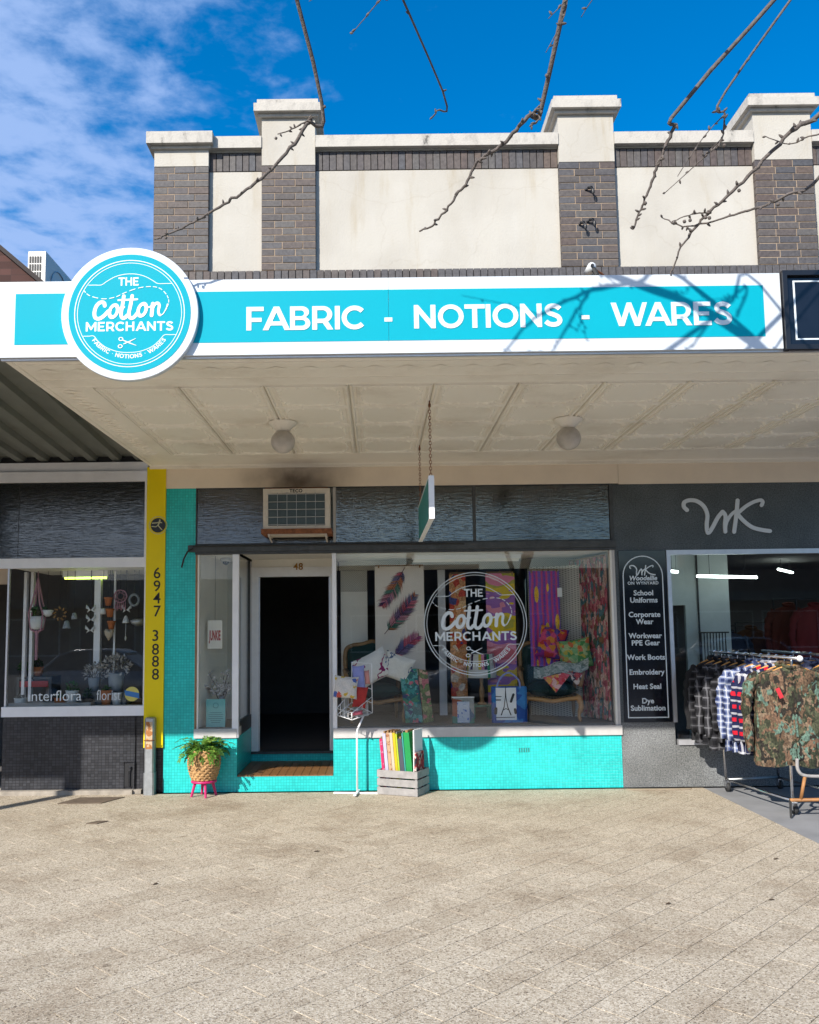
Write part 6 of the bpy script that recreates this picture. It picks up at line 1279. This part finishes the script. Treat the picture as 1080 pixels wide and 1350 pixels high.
def shirt(label, pos, mat, w=.24, L=.78, rz=0., seed=0, group='shirts on the clothes rack', thick=.055, z_hang=.072, hanger=True, sl=.58, flare=.06):
    """garment on a hanger; origin at the hook"""
    rnd = random.Random(seed); t = thing('shirt', label, 'shirt', pos, group); mt = Matrix.Translation(pos) @ Matrix.Rotation(rz, 4, 'Z')
    n = 40; rows = []; ph = rnd.uniform(0, 6); f2 = rnd.uniform(0, 6)
    prof = [(0, .055, .030), (.02, .085, .034), (.05, .17, .042), (.085, w * .93, .048), (.13, w, .05)] + [(.13 + (L - .13) * k / 9, w + flare * k / 9 * (1 + .2 * math.sin(k)), thick * (1 + .35 * k / 9)) for k in range(1, 10)]
    for (dz, hw, hd) in prof:
        row = []; s_ = max(0, (dz - .1) / (L - .1))
        for k in range(n):
            a = 2 * PI * k / n; c_, s__ = math.cos(a), math.sin(a); x = hw * math.copysign(abs(c_) ** .75, c_); y = hd * math.copysign(abs(s__) ** .8, s__)
            y += s_ * .036 * math.sin(x * 25 + ph + 2 * s_) * (1 if s__ >= 0 else -.8) + .010 * math.sin(x * 47 + f2 + dz * 11); row.append((x, y, -z_hang - dz + s_ * .012 * math.sin(x * 16 + f2)))
        rows.append(row)
    mb = MB(); mb.add([p for r in rows for p in r], [(i * n + k, i * n + (k + 1) % n, (i + 1) * n + (k + 1) % n, (i + 1) * n + k) for i in range(len(rows) - 1) for k in range(n)] + [list(range(n))]); mb.move(mt); mb.build('body', mat, t, True)
    for s in (-1, 1):
        q = [(s * w * .86, 0, -z_hang - .10), (s * (w + .035), -.004, -z_hang - .17), (s * (w + .075), -.012, -z_hang - .30), (s * (w + .09), -.022 + rnd.uniform(-.02, .02), -z_hang - .45), (s * (w + .07), -.015, -z_hang - L * .86)]
        mb = MB(); mb.tube(crom(q, 5), [.060 + .009 * math.sin(i * 1.7 + ph) - .0011 * i for i in range(21)], 10); mb.v = [Vector((p.x, p.y * .8, p.z)) for p in mb.v]; mb.move(mt); mb.build('sleeve', mat, t, True)
    mb = MB(); mb.tube([(.075 * math.cos(a), .042 * math.sin(a) , -z_hang + .004 + .020 * math.sin(a)) for a in [2 * PI * k / 16 for k in range(16)]], .019, 7, closed=True); mb.move(mt); mb.build('collar', mat, t, True)
    mb = MB(); mb.box(-.010, .010, -thick - .030, -thick - .018, -z_hang - L * .93, -z_hang - .07); mb.v = [Vector((p.x, p.y + (0 if p.z < -.4 else .022), p.z)) for p in mb.v]; mb.move(mt); mb.build('placket', mat, t)
    if hanger:
        h = thing('coat_hanger', 'wooden hanger holding the ' + label.replace(' on the rack', ''), 'hanger', pos, 'wooden hangers on the rail')
        mb = MB(); mb.tube(crom([(-.215, 0, -.165), (-.12, .0, -.105), (0, 0, -.078), (.12, 0, -.105), (.215, 0, -.165)], 4), [.011] * 6 + [.018] * 5 + [.011] * 6, 8); mb.move(mt); mb.build('arms', 'hangerwood', h, True)
        mb = MB(); mb.tube(crom([(0, 0, -.078), (0, 0, -.02), (.019, 0, .003), (0, 0, .021), (-.019, 0, .003)], 5), .0025, 5); mb.move(mt); mb.build('hook', 'chrome', h)
    return t
M['hangerwood'] = P('varnished_hanger', (.50, .24, .05), .4, var=.2, scale=14)
pk = plaid('black_grey_plaid', (.035, .035, .04), (.012, .012, .014), (.17, .17, .185), .10)
pk2 = plaid('charcoal_plaid', (.03, .03, .033), (.010, .010, .012), (.09, .09, .10), .08)
pb = plaid('blue_white_plaid', (.16, .20, .34), (.025, .035, .10), (.55, .57, .62), .062)
pr_ = plaid('red_navy_plaid', (.02, .025, .07), (.012, .014, .045), (.52, .52, .56), .125, (.46, .015, .03))
M['camo'] = cells('leaf_camouflage', [(0, (.035, .03, .024)), (.16, (.14, .09, .055)), (.32, (.20, .12, .075)), (.46, (.045, .05, .03)), (.58, (.13, .21, .16)), (.70, (.10, .105, .06)), (.84, (.24, .17, .11)), (.94, (.02, .018, .015))], 21, distort=2.2, stretch=(1, 1, .7), fuzz=.85)
M['dyed'] = cells('purple_grey_print', [(0, (.05, .05, .09)), (.3, (.20, .20, .30)), (.5, (.07, .07, .12)), (.7, (.28, .28, .38))], 30, fuzz=.6)
blk = P('black_flannel', (.012, .012, .014), .95, var=.3)
spec = [(.03, blk, 'plain black shirt on the rack nearest the shop wall', .22, .84), (.12, pk2, 'charcoal check shirt on the rack, second from the wall', .23, .86), (.22, pk, 'black and grey plaid shirt on the rack, third from the wall', .24, .86), (.33, pk, 'black and grey plaid flannel shirt on the rack, fourth from the wall', .25, .88), (.43, pk2, 'charcoal check shirt on the rack between the grey plaid and blue ones', .23, .80), (.53, pb, 'blue and white plaid shirt on the rack behind another blue one', .24, .86),
        (.62, pb, 'blue and white plaid shirt on the rack beside the red one', .24, .86), (.71, pr_, 'red and navy plaid shirt on the rack beside the blue ones', .25, .86), (.80, pr_, 'red and navy plaid shirt on the rack behind the camouflage jackets', .25, .84), (.885, 'camo', 'leaf camouflage jacket on the rack, second from the front', .26, .80), (.955, 'camo', 'leaf camouflage jacket on the rack, frontmost', .30, .82)]
for i, (k, mt, lb, w, L) in enumerate(spec):
    shirt(lb, RF.lerp(RN, k), mt, w + (.015 if i < 9 else .035), L + (.04 if i < 9 else .13), -RZ * .8 + random.uniform(-.06, .06) + (.12 if i < 4 else 0), i, thick=.042 if i < 10 else .06, flare=.06 if i < 9 else .03)
for i, (k, mt, lb) in enumerate(((.35, 'dyed', 'purple grey printed shirt on the right hand rail, near the wall'), (.55, 'dyed', 'purple grey printed shirt on the right hand rail, in the middle'), (.75, 'camo', 'leaf camouflage jacket on the right hand rail'))): shirt(lb, (RF.lerp(RN, k)) + OFF, mt, .25, .72, RZ * .4, 30 + i)
p = PY(1029, 914, -1.60); t = MB().box(p.x - .02, p.x + .02, -1.585, -1.580, p.z - .05, p.z + .05).move(Matrix.Translation(p) @ Matrix.Rotation(-.4, 4, 'Y') @ Matrix.Translation(-p)).build('swing_tag', P('red_tag', (.55, .03, .04), .5)); tag(t, 'small red swing tag on the frontmost camouflage jacket', 'tag')
# stock inside the workwear shop
for i, (u, v, y, c, lb) in enumerate(((1040, 800, 2.6, (.14, .025, .012), 'orange work shirt hanging deep inside workwear shop'), (1074, 800, 2.2, (.16, .012, .012), 'red work shirt hanging inside workwear shop at right'), (990, 830, 3.0, (.10, .035, .01), 'dull orange work shirt hanging inside workwear shop'), (960, 835, 2.8, (.025, .03, .05), 'navy work shirt hanging inside workwear shop'))):
    p = PY(u, v, y); shirt(lb, (p.x, y, p.z + .1), P('work_shirt_%d' % i, c, .9), .25, .75, 0, 60 + i, 'work shirts inside the shop', hanger=False)
t = thing('stock_rail', 'dark rail carrying the work shirts inside workwear shop', 'clothes rail', (4.9, 2.6, 0)); 
for y, us, v in ((2.6, (1020, 1060), 800), (2.2, (1050, 1090), 800), (3.0, (970, 1010), 830), (2.8, (940, 980), 835)):
    a, b = PY(us[0], v, y), PY(us[1], v, y); MB().tube([(a.x, y, a.z + .105), (b.x, y, a.z + .105)], .01, 6).build('rail', 'black', t); MB().tube([(a.x, y + .0, a.z + .105), (a.x, y, .02)], .012, 6).build('upright', 'black', t)

# ================================================================== BARE STREET TREE (trunk stands right of the camera)
M['bark'] = P('grey_bark', (.12, .10, .088), .9, var=.4, scale=30, bump=.8, bscale=60)
T = thing('bare_tree', 'leafless street tree whose budding branches hang in from above', 'tree', (2.85, -7.2, -.01))
rt = random.Random(21)
def branch(name, pts, r0, r1, buds=True, k=5, twigs=0):
    r0, r1 = r0 * .82, r1 * .82; cp = crom(pts, k); n = len(cp); mb = MB()
    jit = [p + Vector((rt.gauss(0, 1), rt.gauss(0, 1), rt.gauss(0, 1))) * min(.0035, r0 * .25) for p in cp]; jit[0], jit[-1] = cp[0], cp[-1]
    rs = [r0 + (r1 - r0) * i / (n - 1) for i in range(n)]; mb.tube(jit, [r * rt.uniform(.92, 1.1) for r in rs], 7)
    if buds:
        for i in range(1, n):
            if rt.random() < .55:
                d = (Vector((rt.gauss(0, 1), rt.gauss(0, 1), rt.gauss(.3, 1)))).normalized(); q = jit[i]; mb.tube([q, q + d * (rs[i] + .010), q + d * (rs[i] + .022)], [rs[i] * .7 + .002, .007, .003], 5)
            if rt.random() < .04: mb.ball(jit[i] + Vector((rt.uniform(-.02, .02), 0, -.028)), .011, 6, 4)
    o = mb.build(name, 'bark', T, True)
    for _ in range(twigs):
        i = rt.randrange(n // 3, n - 1); d = (jit[i + 1] - jit[i]).normalized(); sd = d.orthogonal().normalized(); sd = Matrix.Rotation(rt.uniform(0, 6.3), 3, d) @ sd; L = rt.uniform(.15, .45); q = [jit[i], jit[i] + (d * .6 + sd * .7) * L * .5, jit[i] + (d * .9 + sd * .7 + Vector((0, 0, .15))) * L]
        branch('twig', q, max(.004, rs[i] * .45), .0025, True, 4, 0)
    return o
V = Vector
branch('trunk', [V((2.85, -7.2, -.01)), V((2.82, -7.15, .8)), V((2.86, -7.1, 1.7)), V((2.8, -7.0, 2.6))], .16, .115, False)
LA = [V((2.8, -7.0, 2.6)), V((2.3, -6.7, 3.9)), V((1.75, -6.3, 4.95)), V((1.1, -5.85, 5.45)), V((.45, -5.65, 5.65)), V((-.15, -5.45, 5.95)), V((-.7, -5.2, 6.5))]
LB = [V((2.8, -7.0, 2.6)), V((3.0, -6.5, 3.9)), V((2.98, -5.9, 4.9)), V((2.75, -5.3, 5.8)), V((2.5, -4.9, 6.8))]
LC = [V((2.8, -7.0, 2.6)), V((3.3, -7.4, 3.8)), V((3.7, -7.9, 5.0)), V((3.9, -8.2, 6.3))]
branch('limb', LA, .062, .015, False, 6); branch('limb', LB, .08, .025, False, 6); branch('limb', LC, .08, .02, False, 6, 4)
def pb_(pts, y0, y1, r0, r1, root, tw=0):
    n = len(pts); q = [root] + [PY(u, v, y0 + (y1 - y0) * i / (n - 1)) for i, (u, v) in enumerate(pts)]; return branch('branch', q, r0, r1, True, 5, tw)
pb_([(424, 135), (405, 163), (383, 195), (352, 229), (318, 255), (290, 272), (260, 290), (235, 303), (203, 315)], -4.35, -4.2, .017, .007, LA[6])
pb_([(404, 160), (385, 170), (366, 177)], -4.34, -4.3, .008, .004, PY(410, 156, -4.345))
pb_([(716, 134), (700, 150), (680, 172), (664, 190), (640, 206), (626, 218), (614, 243), (600, 260), (585, 280), (570, 297), (553, 305)], -5.3, -4.9, .016, .006, LA[3])
pb_([(704, 148), (712, 155), (701, 165)], -5.28, -5.28, .006, .004, PY(712, 139, -5.29))
pb_([(902, 134), (890, 165), (879, 190), (868, 215), (861, 237), (852, 258), (843, 280), (835, 302)], -5.2, -4.9, .015, .006, LB[3])
pb_([(1088, 145), (1050, 168), (1012, 205), (980, 240), (945, 270), (928, 287), (910, 308), (895, 332), (885, 364)], -5.35, -4.95, .017, .005, LB[2])
pb_([(1090, 222), (1040, 255), (1010, 270), (975, 280), (940, 292), (900, 298), (873, 287)], -5.3, -5.0, .012, .004, LB[2] + V((.02, .05, .1)))
pb_([(922, 281), (905, 285), (886, 292)], -5.14, -5.1, .006, .003, PY(938, 281, -5.15))
pb_([(957, 120), (956, 150), (952, 182), (944, 196)], -5.2, -5.1, .009, .004, LB[3], 3)
pb_([(1066, 180), (1040, 190), (1010, 180)], -5.2, -5.1, .006, .003, PY(1090, 175, -5.25))
pb_([(584, 120), (576, 146), (569, 156)], -4.5, -4.4, .009, .005, LA[5])
def shb(pts, s, r0, r1, root, tw=0):      # branches whose shadow falls on the fascia sign
    q = [root] + [PY(u, v, -3.93) - LD * s for u, v in pts]; return branch('branch', q, r0, r1, True, 5, tw)
shb([(900, 366), (840, 372), (780, 382), (730, 405), (690, 432), (664, 466)], 2.45, .019, .007, LA[2], 3)
shb([(780, 382), (760, 410), (742, 440), (724, 468)], 2.45, .014, .006, PY(812, 374, -3.93) - LD * 2.45, 3)
shb([(1000, 372), (965, 396), (940, 420), (915, 450), (895, 470)], 2.5, .015, .006, LA[2] + V((.2, 0, -.2)), 4)
shb([(985, 378), (945, 400), (905, 372)], 2.6, .010, .005, LA[3] + V((.15, 0, 0)), 2)
shb([(1040, 330), (1075, 300), (1060, 250), (1030, 205), (1000, 165)], 4.2, .012, .006, LA[4], 2)

# ================================================================== ACROSS THE STREET (seen only as reflections in the glass)
def car(label, x, y, rz, paint, tall=1.45):
    t = thing('parked_car', label, 'car', (x, y, -.16), 'cars parked along the kerb'); mt = Matrix.Translation((x, y, -.16)) @ Matrix.Rotation(rz, 4, 'Z'); k = tall / 1.45
    def put(mb, n, m, sm=False): mb.move(mt); return mb.build(n, m, t, sm)
    secs = []                                   # cross sections along the length: x, half width, sill z, belt z
    for xx, hw, z0, z1 in ((-2.2, .70, .45, .70), (-2.1, .82, .30, .88), (-1.4, .88, .22, .95), (-.6, .90, .20, .96), (.6, .90, .20, .94), (1.3, .88, .22, .90), (1.9, .84, .28, .78), (2.2, .70, .40, .62)):
        secs.append([(xx, -hw * .93, z0), (xx, -hw, (z0 + z1) / 2), (xx, -hw * .94, z1), (xx, -hw * .5, z1 + .03), (xx, hw * .5, z1 + .03), (xx, hw * .94, z1), (xx, hw, (z0 + z1) / 2), (xx, hw * .93, z0)])
    def loft(mb, ss):
        n = len(ss[0]); mb.add([p for s in ss for p in s], [(i * n + j, i * n + (j + 1) % n, (i + 1) * n + (j + 1) % n, (i + 1) * n + j) for i in range(len(ss) - 1) for j in range(n)] + [list(range(n)), [(len(ss) - 1) * n + j for j in range(n)]]); return mb
    put(loft(MB(), secs), 'body', paint, True)
    cab = [[(xx, -hw, .93), (xx, -hw * .97, zt * .5 + .47), (xx, -hw * .85, zt), (xx, hw * .85, zt), (xx, hw * .97, zt * .5 + .47), (xx, hw, .93)] for xx, hw, zt in ((-1.75, .78, .97), (-1.15, .76, 1.36 * k), (-.5, .76, 1.44 * k), (.2, .76, 1.42 * k), (.55, .76, 1.30 * k), (1.15, .78, .95))]
    put(loft(MB(), cab), 'windows', 'black_sign')
    roof = [[(xx, -hw, zt), (xx, -hw * .8, zt + .035), (xx, hw * .8, zt + .035), (xx, hw, zt), (xx, hw * .8, zt - .02), (xx, -hw * .8, zt - .02)] for xx, hw, zt in ((-1.30, .66, 1.30 * k), (-.9, .70, 1.42 * k), (-.3, .70, 1.45 * k), (.2, .70, 1.43 * k), (.48, .66, 1.345 * k))]
    put(loft(MB(), roof), 'roof', paint, True)
    for s in (-1, 1):
        for xs_ in ([(1.15, .95), (.50, 1.34 * k)], [(-.35, .95), (-.4, 1.43 * k)], [(-1.72, .96), (-1.2, 1.36 * k)]): put(MB().tube([(px, s * (.785 - .12 * (pz - .95)), pz) for px, pz in xs_], .03, 6), 'pillar', paint)
        for xw in (-1.35, 1.38):
            put(MB().tube([(xw, s * .70, .31), (xw, s * .905, .31)], .31, 22), 'wheel', 'rubber', True); put(MB().tube([(xw, s * .90, .31), (xw, s * .912, .31)], .20, 16), 'wheel_rim', 'alu', True)
        put(MB().ball((2.08, s * .58, .66), (.12, .16, .08), 10, 6), 'headlight', 'whitepot', True); put(MB().ball((-2.12, s * .62, .78), (.08, .14, .08), 10, 6), 'tail_light', 'redcloth', True)
silver = P('silver_car_paint', (.48, .49, .51), .25, .5, var=.03, coat=.5); dk = P('dark_car_paint', (.03, .035, .04), .2, .3, var=.03, coat=.5); wp = P('white_car_paint', (.70, .70, .70), .25, var=.03, coat=.5)
car('silver car reflected in the florist window', -7.4, -14.2, .05, silver, 1.5); car('white car reflected in the display window', 3.6, -14.4, PI + .03, wp, 1.42); car('dark grey wagon reflected in the workwear window', 10.4, -14.1, .02, silver, 1.62)
OB = thing('opposite_shops', 'low row of shops across the street, reflected in the glass', 'building', (0, -40, -.16))
M['farwall'] = P('faded_brick', (.22, .13, .10), .9, var=.2, scale=.5, geo=True); M['farcream'] = P('far_render', (.45, .40, .33), .9, var=.1, scale=.4, geo=True)
for i in range(7):
    x0 = -42 + i * 12.; h = (5.2, 5.9, 4.9, 5.6, 5.3, 6.1, 5.0)[i]
    bx('wall', 'farwall' if i % 2 else 'farcream', OB, x0 + .01, x0 + 11.99, -41, -40, -.16, h); bx('awning', 'deckgreen', OB, x0 + .05, x0 + 11.95, -39.99, -36.8, 3.2, 3.7)
    for k in range(3):
        wd = bx('window', 'white_paint', OB, x0 + .6 + k * 3.8, x0 + 3.9 + k * 3.8, -39.995, -39.95, .5, 2.7); bx('pane', 'black_sign', wd, x0 + .7 + k * 3.8, x0 + 3.8 + k * 3.8, -39.949, -39.94, .6, 2.6)
